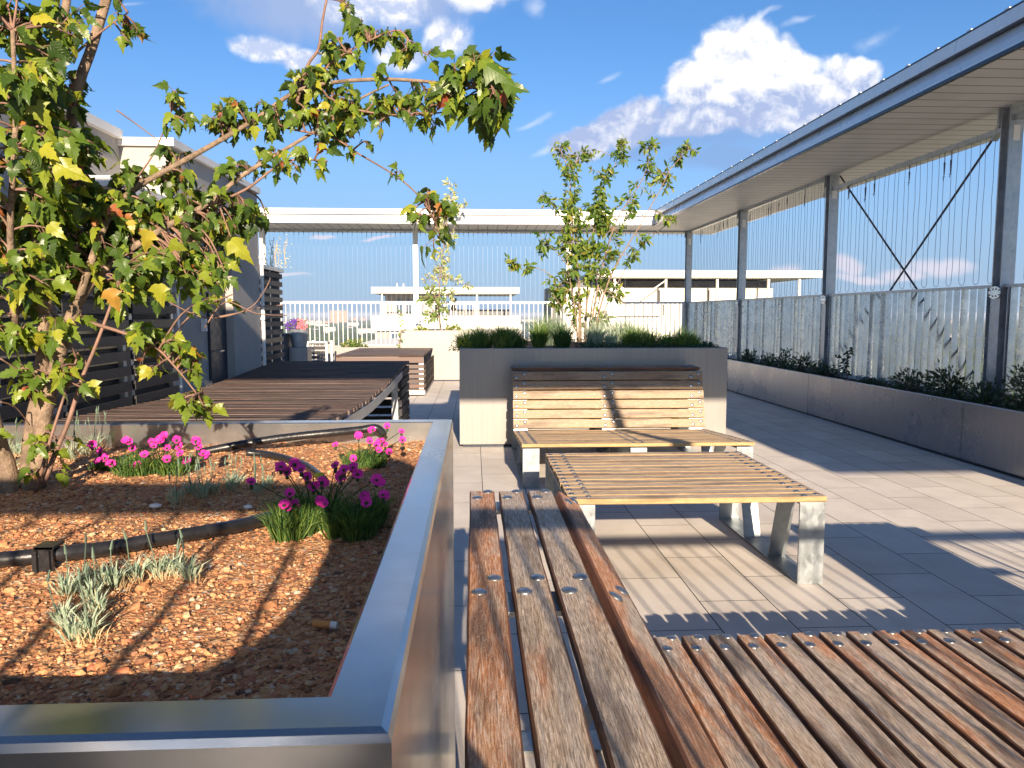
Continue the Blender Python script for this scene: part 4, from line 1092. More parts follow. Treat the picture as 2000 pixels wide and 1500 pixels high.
C2 = [(1098, 295, 14, 16, 16), (1095, 320, 10, 12, 8), (1118, 335, 16, 18, 16), (1122, 355, 14, 14, 10), (1115, 385, 22, 20, 22), (1120, 415, 20, 18, 18), (1120, 450, 24, 20, 20), (1110, 480, 25, 20, 22), (1130, 500, 30, 20, 22), (1110, 545, 32, 22, 26), (1090, 570, 20, 18, 20),
      (1155, 300, 12, 14, 12), (1145, 318, 10, 10, 6), (1185, 340, 20, 18, 20), (1170, 375, 20, 20, 20), (1165, 410, 24, 24, 24), (1175, 440, 25, 22, 24), (1165, 480, 28, 22, 22), (1215, 290, 16, 20, 20), (1220, 310, 12, 12, 8), (1270, 288, 15, 13, 14), (1258, 330, 15, 18, 14), (1262, 365, 14, 14, 10),
      (1345, 290, 14, 12, 12), (1322, 315, 18, 16, 18), (1300, 340, 20, 16, 18), (1285, 350, 16, 14, 10), (1232, 395, 14, 14, 10), (1240, 500, 10, 12, 6), (1062, 383, 12, 12, 8), (1075, 400, 8, 10, 5), (1005, 517, 14, 7, 9), (1030, 524, 12, 6, 5), (1065, 480, 14, 16, 12), (1190, 500, 24, 20, 16),
      (1160, 530, 30, 20, 20), (1185, 560, 20, 14, 10), (1120, 590, 30, 14, 14), (1150, 620, 24, 16, 14), (1085, 600, 14, 12, 8), (1260, 470, 14, 12, 6), (1305, 432, 14, 7, 6), (1215, 580, 16, 12, 8), (1180, 630, 18, 14, 8), (1230, 420, 16, 14, 8), (1300, 370, 12, 12, 5), (1205, 455, 18, 18, 10)]
for k in range(5): T.branch([(1128 + k * 7, 668, 8.2 + k * .08), (1124 + k * 10, 610, 8.2 + k * .1), (1112 + k * 18, 540, 8.2 + k * .12), (1104 + k * 22, 480, 8.2 + k * .1)], .011, .003, 6)
for (x, y, rx, ry, n_) in C2:
    T.cluster(at(x, y, 8.3), (rx * .0050, .10, ry * .0050), int(n_ * (4.5 if y < 400 else 7.0)), .060 if y < 400 else .066, 'small', .0022, .35, (.15, .95), .15, 7)
mt = empty('ornamental_tree', at(1143, 668, 8.3), 'airy multi stemmed tree with light green leaves in the wide middle planter', 'tree')
T.wood.build('trunk', M['bark'], mt, smooth=True); T.twig.build('twigs', M['bark'], mt); T.leaf.build('crown', M['smallleaf'], mt)
# ---- slender pale tree at the far end
T = Tree(random.Random(9)); T.thin = .5
for pts, r0 in ([([(860, 648, 14.8), (858, 560, 14.8), (868, 470, 14.8), (878, 400, 14.8), (880, 360, 14.8)], .02), ([(862, 640, 14.7), (850, 580, 14.7), (838, 545, 14.7)], .01),
                 ([(862, 600, 14.9), (885, 560, 14.9), (910, 555, 14.9)], .008), ([(868, 480, 14.9), (895, 430, 14.9), (910, 395, 14.9)], .008)]): T.branch(pts, r0, .004, 6)
C3 = [(880, 368, 6, 12, 14), (878, 395, 10, 14, 20), (895, 400, 14, 12, 14), (870, 420, 14, 12, 20), (908, 398, 5, 10, 8), (862, 445, 18, 14, 18), (878, 470, 14, 14, 22), (866, 500, 16, 14, 26), (855, 525, 18, 12, 24), (870, 545, 14, 10, 20), (885, 540, 12, 10, 10), (845, 545, 16, 12, 18), (850, 575, 24, 14, 34), (835, 590, 20, 12, 26), (860, 600, 20, 14, 28), (845, 618, 20, 10, 22), (905, 560, 10, 6, 8), (880, 575, 14, 10, 14)]
for (x, y, rx, ry, n_) in C3:
    T.cluster(at(x, y, 14.8), (rx * .0102, .12, ry * .0102), int(n_ * 3.0), .08, 'small', .003, .3, (.0, .35) if (y > 565 and x < 870) else (.3, 1), .1, 7)
mt = empty('slender_tree', at(860, 650, 14.8), 'slender upright tree with pale variegated leaves in the far beige planter', 'tree')
T.wood.build('trunk', M['bark'], mt, smooth=True); T.twig.build('twigs', M['bark'], mt); T.leaf.build('crown', M['paleleaf'], mt)

# ---- tufts of blades
def blades(mb, c, n, L, spread, rnd, w=.0016, tone=(0, 1), up=.6, m=0, base=.01):
    c = Vector(c)
    for i in range(n):
        g = rnd.uniform(0, 6.283); r = spread * rnd.random(); d = Vector((math.cos(g), math.sin(g), 0)); l = L * rnd.uniform(.55, 1.15)
        lean = r / spread * (1 - up * .4) + .12
        p0 = c + d * base * rnd.random(); p1 = p0 + (d * lean * .5 + Vector((0, 0, 1))).normalized() * l * .55; p2 = p1 + (d * lean * 1.5 + Vector((0, 0, .75))).normalized() * l * .45
        s = Vector((-d.y, d.x, 0)) if rnd.random() < .5 else Vector((1, 0, 0)); s = s * w
        t = rnd.uniform(*tone)
        mb.add([p0 - s * .6, p0 + s * .6, p1 + s, p1 - s, p2], [(0, 1, 2, 3), (3, 2, 4)], m, [(0, 0, t)] * 5)
def flower(mb, c, nrm, r, rnd, m=0):
    c = Vector(c); nrm = Vector(nrm).normalized(); e = nrm.orthogonal().normalized(); f = nrm.cross(e); vs = [c - nrm * r * .12]; at_ = [(0, 0, .45)]; K = 30
    ph = rnd.uniform(0, 1)
    for q in range(K):
        g = 2 * math.pi * q / K + ph; pet = .5 + .5 * abs(math.sin(g * 2.5)); rr = r * (.62 + .38 * pet ** .5) * (1 if q % 2 else .84) * rnd.uniform(.92, 1.05)
        vs.append(c + (e * math.cos(g) + f * math.sin(g)) * rr + nrm * r * rnd.uniform(-.05, .22)); at_.append((0, 0, rnd.uniform(.0, 1)))
    mb.add(vs, [(0, 1 + q, 1 + (q + 1) % K) for q in range(K)], m, at_)
def pinks(px, py, Y, fl, label, nb=260, L=.05, sp=.9, rad=.035, seed=1, group='flowering pinks in the nearest planter', pale=False):
    rnd = random.Random(seed); g = on_soil(px, py)
    r = empty('dianthus', g, label, 'flowering plant', group)
    mb = MB(); mb.open = True
    for k in range(30):
        o = g + Vector((rnd.uniform(-1, 1) * rad, rnd.uniform(-.7, .7) * rad, 0)); blades(mb, o, nb // 8, L * rnd.uniform(.45, 1.0), sp, rnd, .0008, (.0, .9), up=-.5, base=.012)
    mb.build('leaves', M['blade'], r)
    st = MB(); fm = MB(); fm.open = True
    for (fx, fy) in fl:
        c = at(fx, fy, g.y + rnd.uniform(-.055, -.01)); b = g + Vector((rnd.uniform(-.02, .02), rnd.uniform(-.01, .01), 0))
        st.tube(smoothline([b, (b + c) / 2 + Vector((0, 0, .008)), c], 3), .0007, 4)
        for q in range(rnd.choice((1, 1, 2))):
            cc = c + Vector((rnd.uniform(-.006, .006), rnd.uniform(-.006, .006), rnd.uniform(-.004, .004))) * q
            flower(fm, cc, (rnd.uniform(-.5, .5), -.9, rnd.uniform(.2, 1.1)), rnd.uniform(.0066, .0092), rnd)
        st.tube([c - Vector((0, 0, .011)), c], [.0022, .003], 5)
    st.build('stems', M['blade'], r); fm.build('petals', M['pink'], r)
pinks(310, 925, 1.40, [(252, 862), (258, 875), (296, 862), (312, 858), (320, 850), (345, 858), (350, 872), (352, 885), (382, 860), (388, 872), (396, 885), (282, 887), (258, 912), (268, 908), (326, 896), (366, 898), (326, 874), (300, 870)],
      'magenta pinks in full sun beside the maple stems', seed=1, L=.055, rad=.055)
pinks(215, 918, 1.36, [(195, 880), (205, 893), (218, 905), (180, 868), (190, 900)], 'shaded magenta pinks just right of the maple trunk', 90, .03, rad=.02, seed=2)
pinks(710, 912, 1.52, [(700, 850), (728, 838), (756, 832), (784, 842), (722, 860), (735, 868), (745, 860), (752, 868), (740, 878), (760, 882), (786, 858), (655, 868), (690, 895)],
      'magenta pinks in the far right corner of the steel planter', seed=3, L=.045, rad=.035)
pinks(640, 1040, 1.05, [(548, 910), (560, 920), (575, 905), (588, 915), (655, 908), (672, 916), (690, 912), (698, 925), (735, 936), (490, 940), (566, 962), (555, 985), (562, 992), (574, 985), (632, 982), (612, 950), (628, 940), (712, 968), (716, 980), (748, 965), (540, 1018), (665, 930), (600, 930)],
      'largest magenta pinks, half in shade beside the hose end', 700, .066, rad=.070, seed=4)
def greys(spots, label, seed, stalks=3, name='grey_dianthus'):
    rnd = random.Random(seed); a = spots[0]; g0 = on_soil(a[0], a[1])
    r = empty(name, g0, label, 'plant', 'grey leaved pinks in the nearest planter')
    mb = MB(); mb.open = True; st = MB(); sw = MB(); sw.open = True
    for (x, y, Y, s) in spots:
        g = on_soil(x, y)
        blades(mb, g + Vector((0, 0, .003)), 48, .024 * s, 1.0, rnd, .0009, (.3, 1), up=-.7, base=.008)
        for q in range(stalks // 2 + (rnd.random() < .5)):
            l = rnd.uniform(.03, .05) * s; e = g + Vector((rnd.uniform(-.012, .012), rnd.uniform(-.01, .01), l)); st.tube([g, (g + e) / 2 + Vector((rnd.uniform(-.003, .003), 0, 0)), e], .0006, 4)
            st.tube([e, e + Vector((rnd.uniform(-.003, .003), 0, .011))], [.0017, .0006], 5)
        blades(sw, g + Vector((.008, -.008, 0)), 16, .018 * s, 1.2, rnd, .0004, (0, 1), up=-.5, base=.012)
    mb.build('leaves', M['greyblade'], r); st.build('stems', M['greyblade'], r); sw.build('dry_stems', M['straw'], r)
greys([(130, 1165, .80, 1.15), (165, 1150, .82, 1.15), (200, 1145, .83, 1), (225, 1150, .82, 1.2), (265, 1135, .85, 1.1), (310, 1130, .86, 1.2), (340, 1125, .87, 1.1), (370, 1135, .86, 1.15), (180, 1175, .79, 1)], 'grey green tuft with dry stems in front of the hose', 5, 3)
greys([(125, 1225, .72, 1.1), (145, 1255, .70, 1.3), (175, 1250, .705, 1.2), (190, 1200, .75, .9)], 'small grey green tuft at the lower left edge of the shadow', 6, 1)
greys([(345, 985, 1.16, 1.3), (375, 965, 1.2, 1.2), (395, 975, 1.18, 1.4), (415, 965, 1.2, 1), (450, 960, 1.22, 1.2), (462, 950, 1.23, 1), (500, 965, 1.2, 1.2), (520, 955, 1.21, 1)], 'grey green tufts left of the largest pinks', 7, 4)
greys([(140, 900, 1.45, 1.6), (165, 890, 1.5, 1.6), (185, 880, 1.52, 1.8), (150, 870, 1.53, 1.6), (200, 865, 1.55, 1.8)], 'grey green clump with tall buds behind the maple stems', 8, 6)
greys([(20, 930, 1.35, 1.6), (15, 900, 1.4, 1.8), (35, 890, 1.42, 1.6), (0, 880, 1.42, 1.8)], 'grey green clump left of the maple trunk', 9, 3)
# seedling with two round leaves
g = at(612, 965, 1.12); r = empty('seedling', g, 'tiny seedling with two round yellow green leaves above the pinks', 'seedling')
c = at(612, 930, 1.10); mb = MB(); mb.tube([g, c], .0008, 4); mb.build('stem', M['blade'], r)
mb = MB(); mb.open = True; leafmesh(mb, c, (-.8, 0, .25), (0, -.8, .6), .016, .95, 'small', rnd=random); leafmesh(mb, c, (.8, 0, .3), (0, -.8, .6), .016, .95, 'small', rnd=random); mb.build('leaves', M['yellow'], r)

# ---- irrigation hose
def hose(pts, rad, label, ribs=0.0, name='irrigation_hose'):
    P = smoothline([on_soil(p[0], p[1], rad * .75 + (.008 if rad == .0088 else 0)) if p[2] < 1.55 else at(*p) for p in pts], 10); r = empty(name, P[0], label, 'hose')
    mb = MB(); rr = [rad * (1 + ribs * (1 if i % 2 else 0)) for i in range(len(P))]; mb.tube(P, rr, 14); mb.build('pipe', M['black'], r, smooth=True)
    return r, P
h1, P = hose([(-60, 1096, .905), (0, 1093, .905), (100, 1083, .91), (200, 1072, .925), (300, 1055, .95), (400, 1038, .98), (470, 1025, 1.0), (530, 1010, 1.02)], .0088, 'black hose held by the clip in front of the maple')
mb = MB(); c = on_soil(97, 1083, .0146)
mb.box(c.x - .010, c.x + .010, c.y - .012, c.y - .009, c.z - .030, c.z + .012); mb.box(c.x - .011, c.x + .011, c.y - .012, c.y + .012, c.z + .0092, c.z + .0125)
mb.box(c.x - .011, c.x - .006, c.y - .0125, c.y - .0165, c.z - .030, c.z + .009); mb.box(c.x + .003, c.x + .008, c.y - .0125, c.y - .0165, c.z - .030, c.z + .009)
mb.build('clip', M['black'], h1)
hose([(385, 885, 1.60), (450, 872, 1.61), (520, 860, 1.63), (580, 852, 1.65), (650, 845, 1.67), (700, 840, 1.69), (735, 836, 1.70), (750, 850, 1.69)], .0085, 'black hose along the far wall of the steel planter', .05)
hose([(483, 884, 1.50), (520, 888, 1.47), (560, 897, 1.42), (600, 912, 1.36), (630, 935, 1.28)], .0078, 'short black hose piece crossing the gravel diagonally')
# cigarette end
c = on_soil(632, 1219, .0065); d = Vector((.023, -.004, -.001)).normalized()
r = empty('cigarette_end', c, 'orange cigarette end lying on the shaded gravel near the rim', 'litter')
mb = MB(); mb.tube([c - d * .010, c + d * .007], .0036, 12); mb.build('filter', simple('cork filter paper', (.62, .27, .08), .8), r)
mb = MB(); mb.tube([c + d * .007, c + d * .0135], .0034, 12); mb.build('paper_stub', M['ledge'], r)
for (x, y, Y, s) in ((303, 988, 1.13, .011), (485, 990, 1.12, .008)):
    c = on_soil(x, y, .004); rnd = random.Random(int(x))
    mb = MB(); mb.add([c + Vector((p.x * s, p.y * s * .8, p.z * s * .4)) * rnd.uniform(.8, 1.1) for p in ICO], ICOF)
    tag(mb.build('pale_stone', M['ledge']), 'pale flat stone in the dark band of shade ' + ('left of the grey tufts' if x < 400 else 'under the largest pinks'), 'stone')

# ---- planting of the middle planter
rnd = random.Random(51)
def bush(name, c, size, n, leaf, mat, label, cat='plant', group=None, kind=None, tone=(0, 1), lk='small', hang=.1, stems=True):
    c = Vector(c); r = empty(name, c, label, cat, group)
    mb = MB(); mb.open = True; st = MB()
    for i in range(n):
        th = rnd.uniform(0, 6.283); u = rnd.random() ** .45; el = math.acos(rnd.random())
        d = Vector((math.cos(th) * math.sin(el), math.sin(th) * math.sin(el), math.cos(el)))
        bl = .72 + .45 * mnoise.noise(d * 2.3 + c)
        p = c + Vector((d.x * size[0], d.y * size[1], d.z * size[2])) * u * bl
        leafmesh(mb, p, (d + Vector((rnd.uniform(-.6, .6), rnd.uniform(-.6, .6), rnd.uniform(-.4, .5)))), Vector((rnd.uniform(-.6, .6), -.8, rnd.uniform(0, 1))), leaf * rnd.uniform(.6, 1.3), rnd.uniform(*tone), lk, rnd=rnd)
        if stems and i % 14 == 0: st.tube([c, (c + p) / 2 + Vector((0, 0, .01)), p], .0022, 4)
    mb.build('foliage', M[mat], r)
    if stems: st.build('stems', M['bark'], r)
    return r
def mid(x, Y=7.25, z=.91): a = at(x, 670, Y); return Vector((a.x, Y, z))
def grass(name, c, n, L, label, mat='blade', spread=1.0, w=.003, group=None, tone=(0, .9), wide=.05):
    r = empty(name, c, label, 'grass tuft', group); mb = MB(); mb.open = True
    for k in range(16):
        q = rnd.uniform(-1, 1); blades(mb, Vector(c) + Vector((wide * 1.15 * q, rnd.uniform(-wide, wide), .01)), n // 8, L * 1.75 * rnd.uniform(.55, 1.1) * (1 - .3 * abs(q)), spread * 1.1, rnd, w * .8, tone, up=0, base=.03)
    mb.build('blades', M[mat], r); return r
G = 'tufts in the middle planter'
bush('flowering_mat', mid(905, 7.3), (.17, .15, .17), 420, .022, 'yellow', 'yellow flowering mat at the left corner of the middle planter', group=G, tone=(.2, 1))
grass('grass_tuft', mid(955, 7.3), 700, .19, 'dense bright green grass mound right of the yellow flowers', wide=.16, group=G)
grass('grass_tuft', mid(1005, 7.4), 300, .18, 'smaller green grass mound with a dark reddish plant beside it', wide=.08, group=G, tone=(0, .6))
grass('grass_tuft', mid(1052, 7.5), 220, .24, 'upright yellow green grass tuft left of the leafy tree', wide=.04, spread=.5, group=G, tone=(.4, 1))
grass('grass_tuft', mid(1096, 7.4), 220, .20, 'dark green pointed grass tuft at the foot of the leafy tree', wide=.05, spread=.5, group=G, tone=(0, .5))
grass('grass_tuft', mid(1080, 8.2), 300, .30, 'bluish grass behind the pointed tufts', 'greyblade', .7, wide=.12, group=G)
grass('grass_tuft', mid(1215, 8.0), 300, .26, 'feathery pale grass right of the leafy tree', 'greyblade', .8, wide=.16, group=G, tone=(.3, 1))
bush('flowering_mat', mid(1285, 7.8), (.26, .18, .20), 420, .024, 'yellow', 'rounded yellow green mound on the right half of the middle planter', group=G, tone=(0, .6))
mb = MB(); mb.open = True
for i in range(2600):
    x = rnd.uniform(1.02, 2.37); y = rnd.uniform(7.15, 7.75); h = .05 + .05 * abs(mnoise.noise(Vector((x * 4, y * 4, 1))))
    p = Vector((x, y, .89 + h * rnd.random() * 1.3)); leafmesh(mb, p, Vector((rnd.uniform(-1, 1), rnd.uniform(-1, .4), rnd.uniform(-.2, 1))), Vector((rnd.uniform(-.5, .5), -.6, 1)), rnd.uniform(.018, .032), rnd.uniform(0, .9), 'small', rnd=rnd)
tag(mb.build('ground_cover', M['darkleaf']), 'dark green ground cover along the front right of the middle planter', 'ground cover', kind='stuff')
bush('shrub', mid(1378, 7.4), (.10, .10, .10), 160, .03, 'darkleaf', 'dark small leaved plant at the right corner of the middle planter', group=G)
for k, (x, L_, m_, lab) in enumerate(((1165, .20, 'greyblade', 'wispy tuft just right of the leafy tree trunk'), (1325, .16, 'blade', 'fine green tuft right of the rounded mound'), (925, .15, 'blade', 'low green tuft between the yellow flowers and the grass mound'), (1250, .17, 'blade', 'fine green tuft left of the rounded mound'))):
    grass('grass_tuft', mid(x, 7.5), 420, L_, lab, m_, .9, wide=.13, group=G, tone=(.2, 1))
# far planter
def fp(x, Y=14.5, z=.93): a = at(x, 650, Y); return Vector((a.x, Y, z))
bush('flowering_mat', fp(822), (.20, .15, .12), 200, .04, 'yellow', 'low yellow green plant left of the slender tree trunk', group='plants in the far planters')
bush('shrub', fp(885), (.20, .15, .18), 160, .05, 'smallleaf', 'reddish green shrub right of the slender tree trunk', group='plants in the far planters', tone=(.5, 1))
r = empty('climbing_plant', (at(782, 672, 14.1)), 'thin vine with round leaves standing left of the beige planter', 'plant')
mb = MB(); L_ = [at(780, 676, 14.1), at(783, 650, 14.1), at(784, 625, 14.1), at(783, 608, 14.1)]; mb.tube(smoothline(L_, 3), .006, 5); mb.build('stem', M['bark'], r)
mb = MB(); mb.open = True
for q in smoothline(L_, 5): leafmesh(mb, q, (rnd.uniform(-1, 1), -.2, rnd.uniform(-.5, .5)), (0, -1, .3), .07, rnd.uniform(.5, 1), 'small', rnd=rnd)
mb.build('leaves', M['smallleaf'], r)
for k, (x, s, lab) in enumerate(((682, .16, 'small reddish green plant on the low far planter'), (700, .14, 'small plant beside the white ledge behind the box table'))):
    bush('shrub', Vector((at(x, 660, 15.6).x, 15.6, .58)), (.22, .15, s * 1.3), 160, .05, 'smallleaf', lab, group='plants in the far planters')
# dry climbers at the wall corner
r = empty('dry_climber', (-2.3, 8.3, 1.7), 'dry brownish climber stems above the tall slatted screen', 'plant')
mb = MB(); lf = MB(); lf.open = True
for k in range(9):
    x0 = rnd.uniform(512, 556); L_ = [at(x0 + rnd.uniform(-6, 6), 520, 8.5), at(x0, 500, 8.5), at(x0 + rnd.uniform(-8, 8), rnd.uniform(458, 488), 8.5)]; mb.tube(smoothline(L_, 3), .0025, 4)
    for q in range(12):
        p = random.choice(smoothline(L_, 4)) + Vector((rnd.uniform(-.06, .06), 0, rnd.uniform(-.03, .03))); leafmesh(lf, p, (rnd.uniform(-1, 1), 0, rnd.uniform(-1, .5)), (0, -1, .2), .022, rnd.uniform(.7, 1), 'small', rnd=rnd)
mb.build('stems', M['straw'], r); lf.build('leaves', M['paleleaf'], r)
# flower pot on dark pedestal
pc = at(585, 678, 12.2)
r = empty('flower_pot', (pc.x, 12.2, .0), 'tapered zinc pot with purple and pink flowers at the end of the slatted screen', 'flower pot')
z0 = pc.z; mb = MB(); mb.tube([(pc.x, 12.2, z0), (pc.x, 12.2, z0 + .26), (pc.x, 12.2, z0 + .28), (pc.x, 12.2, z0 + .285)], [.11, .155, .165, .14], 20); mb.build('pot', M['pot'], r, smooth=False)
mb = MB(); mb.open = True; fm = MB(); fm.open = True; gm = MB(); gm.open = True
for i in range(260):
    p = Vector((pc.x + rnd.gauss(-.02, .10), 12.2 + rnd.gauss(0, .07), z0 + .29 + abs(rnd.gauss(0, .07)))); leafmesh(mb, p, (rnd.uniform(-1, 1), rnd.uniform(-1, 1), rnd.uniform(-.5, 1)), (0, -1, .5), .04, rnd.uniform(0, .9), 'small', rnd=rnd)
for i in range(46): p = Vector((pc.x + rnd.uniform(-.2, -.02), 12.12, z0 + .28 + rnd.uniform(0, .16))); flower(fm, p, (rnd.uniform(-.4, .4), -1, .4), .022, rnd)
for i in range(26): p = Vector((pc.x + rnd.uniform(0, .15), 12.1, z0 + .28 + rnd.uniform(0, .16))); flower(gm, p, (rnd.uniform(-.4, .4), -1, .4), .022, rnd)
mb.build('leaves', M['blade'], r); fm.build('purple_petals', M['purple'], r); gm.build('pink_petals', M['redp'], r)
mb = MB(); mb.cbox(pc.x - .14, pc.x + .15, 12.07, 12.4, 0, z0 - .001, .006); tag(mb.build('pedestal', M['planter']), 'beige square pedestal under the zinc flower pot', 'pedestal')
mb = MB(); mb.cbox(pc.x - .32, pc.x - .145, 11.9, 12.5, 0, z0 + .22, .006); tag(mb.build('metal_cabinet', M['render_dark']), 'dark narrow cabinet left of the zinc flower pot', 'cabinet')
# right trough shrubs
def tr(x, Y): return Vector((4.42, Y, .47))
SH = [(12.0, .16, .24, 'small upright shrub at the far end of the right trough', 140, .035, (0, .8)), (11.2, .14, .20, 'feathery green plant next to the far trough end', 160, .03, (0, .9)), (10.6, .15, .26, 'leafy seedling shrub below the second bay', 150, .035, (0, .8)),
      (10.0, .20, .24, 'round bushy shrub left of the dark dome', 260, .03, (0, .8)), (9.35, .24, .17, 'low dark domed cushion plant in the right trough', 420, .022, (0, .3)),
      (8.2, .26, .07, 'flat creeping plant beside the third right post', 260, .025, (0, .6)), (7.45, .26, .22, 'spreading shrub with arching shoots left of the speckled one', 260, .032, (0, 1)), (6.85, .26, .25, 'pointed dark shrub in front of the lit bars', 330, .032, (0, .8)),
      (6.3, .24, .16, 'trailing dark shrub drooping toward the trough edge', 300, .03, (0, .8)), (5.72, .36, .36, 'largest shrub with pale speckled leaves by the nearest right post', 900, .028, (.2, 1)), (4.9, .26, .22, 'dark rounded shrub cut by the right edge', 500, .022, (0, .3))]
for (Y, s, h, lab, n_, lf_, tn_) in SH:
    bush('shrub', tr(0, Y), (min(s * 1.15, .27), s * 1.15, h * (1.3 if Y > 7 else 1.6)), int(n_ * 2.2), lf_ * 1.25, 'darkleaf', lab, group='shrubs in the right trough', tone=tn_)
r = empty('dark_leaved_plant', (4.42, 8.75, .47), 'tall plant with round dark purple leaves beside the third right post', 'plant')
mb = MB(); lf = MB(); lf.open = True
for a, b in (((0, 0), (0.02, .36)), ((.12, 0), (-.1, .40)), ((-.05, .0), (.2, .30))):
    L_ = [Vector((4.42, 8.75 + a[0], .47)), Vector((4.42, 8.75 + (a[0] + b[0]) / 2, .47 + b[1] * .6)), Vector((4.42, 8.75 + b[0], .47 + b[1]))]; ln = smoothline(L_, 4); mb.tube(ln, .004, 5)
    for q in ln[2:]:
        for k in range(2): leafmesh(lf, q + Vector((rnd.uniform(-.04, .04), rnd.uniform(-.04, .04), 0)), (rnd.uniform(-1, 1), rnd.uniform(-1, 1), -.3), (-.5, -1, .3), .06, 0, 'small', rnd=rnd)
mb.build('stems', M['twig'], r); lf.build('leaves', M['darkleaf'], r)

# ------------------------------------------------------------------ neighbouring roofs and the city
M['tw_white'] = simple('white render', (.74, .72, .66), .8, 0, .04, 1)
M['tw_beige'] = simple('beige cladding', (.78, .72, .60), .8, 0, .05, .6)
M['tw_grey'] = simple('grey facade', (.30, .28, .27), .8, 0, .1, .5)
M['tw_dark'] = simple('dark facade band', (.10, .10, .11), .6, 0, .1, .5)
M['glass'] = simple('window glass', (.10, .14, .20), .12, .3, .1, 1, 0, .8)
def facade(name, col, sx=4.0, sz=3.2):
    m, n, p = material(name)
    x, y, z = n.sep(n.new('ShaderNodeNewGeometry').outputs['Position'])
    fx = n.math('FRACT', n.math('DIVIDE', n.math('ADD', x, y), sx)); fz = n.math('FRACT', n.math('DIVIDE', z, sz))
    w = n.math('MULTIPLY', n.math('LESS_THAN', n.math('ABSOLUTE', n.math('SUBTRACT', fx, .5)), .26), n.math('LESS_THAN', n.math('ABSOLUTE', n.math('SUBTRACT', fz, .5)), .24))
    n.put(p.inputs['Base Color'], n.mix(w, col, (.09, .11, .14))); p.inputs['Roughness'].default_value = .8
    return m
M['city_o'] = facade('ochre brick facade', (.46, .27, .15)); M['city_w'] = facade('pale panel facade', (.52, .48, .43)); M['city_g'] = facade('grey panel facade', (.34, .33, .33))
def X_at(px, Y): return at(px, 613, Y).x
def Z_at(py, Y): return at(925, py, Y).z
# tower A
Y = 60
r = empty('neighbour_tower', (-1.9, Y + 5, GZ), 'white and grey tower top with a flat roof left of the slender tree', 'building')
x0, x1 = X_at(727, Y), X_at(1014, Y)
mb = MB(); mb.box(x0, x1, Y, Y + 10, Z_at(646, Y), Z_at(617, Y)); mb.build('parapet', M['tw_white'], r)
mb = MB(); mb.box(x0 + .15, x1 - .2, Y + .3, Y + 9.7, GZ, Z_at(646, Y)); mb.build('wall', M['tw_grey'], r)
for k in range(7):
    a = X_at(762 + k * 17, Y) ; mb = MB(); mb.box(a, a + .55, Y + .25, Y + .299, Z_at(672, Y), Z_at(649, Y)); w_ = mb.build('window', M['tw_white'], r)
    mb = MB(); mb.box(a + .05, a + .5, Y + .2, Y + .249, Z_at(670, Y), Z_at(651, Y)); mb.build('pane', M['glass'], w_)
mb = MB(); mb.box(X_at(726, Y), X_at(1014, Y), Y - .1, Y + 10, Z_at(573, Y), Z_at(561, Y)); mb.build('roof', M['tw_white'], r)
mb = MB(); mb.box(X_at(747, Y), X_at(846, Y), Y + 2, Y + 8, Z_at(617, Y) - .5, Z_at(573, Y)); mb.build('stair_house', M['tw_grey'], r)
for a in (745, 868, 930, 996):
    mb = MB(); mb.box(X_at(a, Y), X_at(a + 2.5, Y), Y + .1, Y + .25, Z_at(617, Y), Z_at(573, Y)); mb.build('roof_post', M['tw_white'], r)
for a in (770, 790, 810):
    mb = MB(); mb.box(X_at(a, Y), X_at(a + 12, Y), Y + 1.9, Y + 1.99, Z_at(612, Y), Z_at(585, Y)); mb.build('window', M['glass'], r)
mb = MB(); mb.box(X_at(870, Y), X_at(1000, Y), Y + 4, Y + 4.1, Z_at(617, Y), Z_at(604, Y)); mb.box(X_at(876, Y), X_at(890, Y), Y + 3.9, Y + 3.99, Z_at(617, Y), Z_at(580, Y)); mb.build('screen_wall', M['tw_dark'], r)
mb = MB()
for k in range(30): a = X_at(748, Y) + k * .25; mb.box(a, a + .03, Y + .02, Y + .05, Z_at(617, Y), Z_at(594, Y))
mb.box(X_at(748, Y), X_at(748, Y) + 7.5, Y + .01, Y + .06, Z_at(595, Y), Z_at(593, Y)); mb.build('railing', M['tw_white'], r)
for a in (769, 782):
    mb = MB(); mb.tube([(X_at(a, Y), Y + 3, Z_at(561, Y)), (X_at(a, Y), Y + 3, Z_at(551, Y))], .05, 6); mb.build('vent_pipe', M['tw_white'], r)
# tower B
Y = 36
r = empty('neighbour_tower', (11, Y + 5, GZ), 'cream coloured roof storey with a long white flat roof behind the leafy tree', 'building')
x0, x1 = X_at(1108, Y), X_at(1600, Y)
mb = MB(); mb.box(X_at(1108, Y), X_at(1530, Y), Y, Y + 12, GZ, Z_at(620, Y)); mb.build('wall', M['tw_white'], r)
mb = MB(); mb.box(X_at(1165, Y), x1, Y - .2, Y + 12, Z_at(541, Y), Z_at(527, Y)); mb.build('roof', M['tw_white'], r)
mb = MB(); mb.box(X_at(1165, Y), x1 - .02, Y - .22, Y - .203, Z_at(534.5, Y), Z_at(533.5, Y)); mb.build('roof_joint', M['tw_grey'], r)
mb = MB(); mb.box(X_at(1120, Y + 1.2), X_at(1508, Y + 1.2), Y + 1.2, Y + 10, Z_at(620, Y + 1.2) - .5, Z_at(561, Y + 1.2)); mb.build('storey_wall', M['tw_beige'], r)
mb = MB(); mb.box(X_at(1120, Y + 1.2), X_at(1508, Y + 1.2), Y + 1.5, Y + 10, Z_at(563, Y + 1.2), Z_at(547, Y + 1.2)); mb.build('dark_band', M['tw_dark'], r)
mb = MB()
for a in (1188, 1286, 1340, 1382, 1437): mb.box(X_at(a, Y + 1.2), X_at(a + 2.5, Y + 1.2), Y + 1.13, Y + 1.19, Z_at(592, Y + 1.2), Z_at(566, Y + 1.2))
mb.build('wall_joint', M['tw_dark'], r)
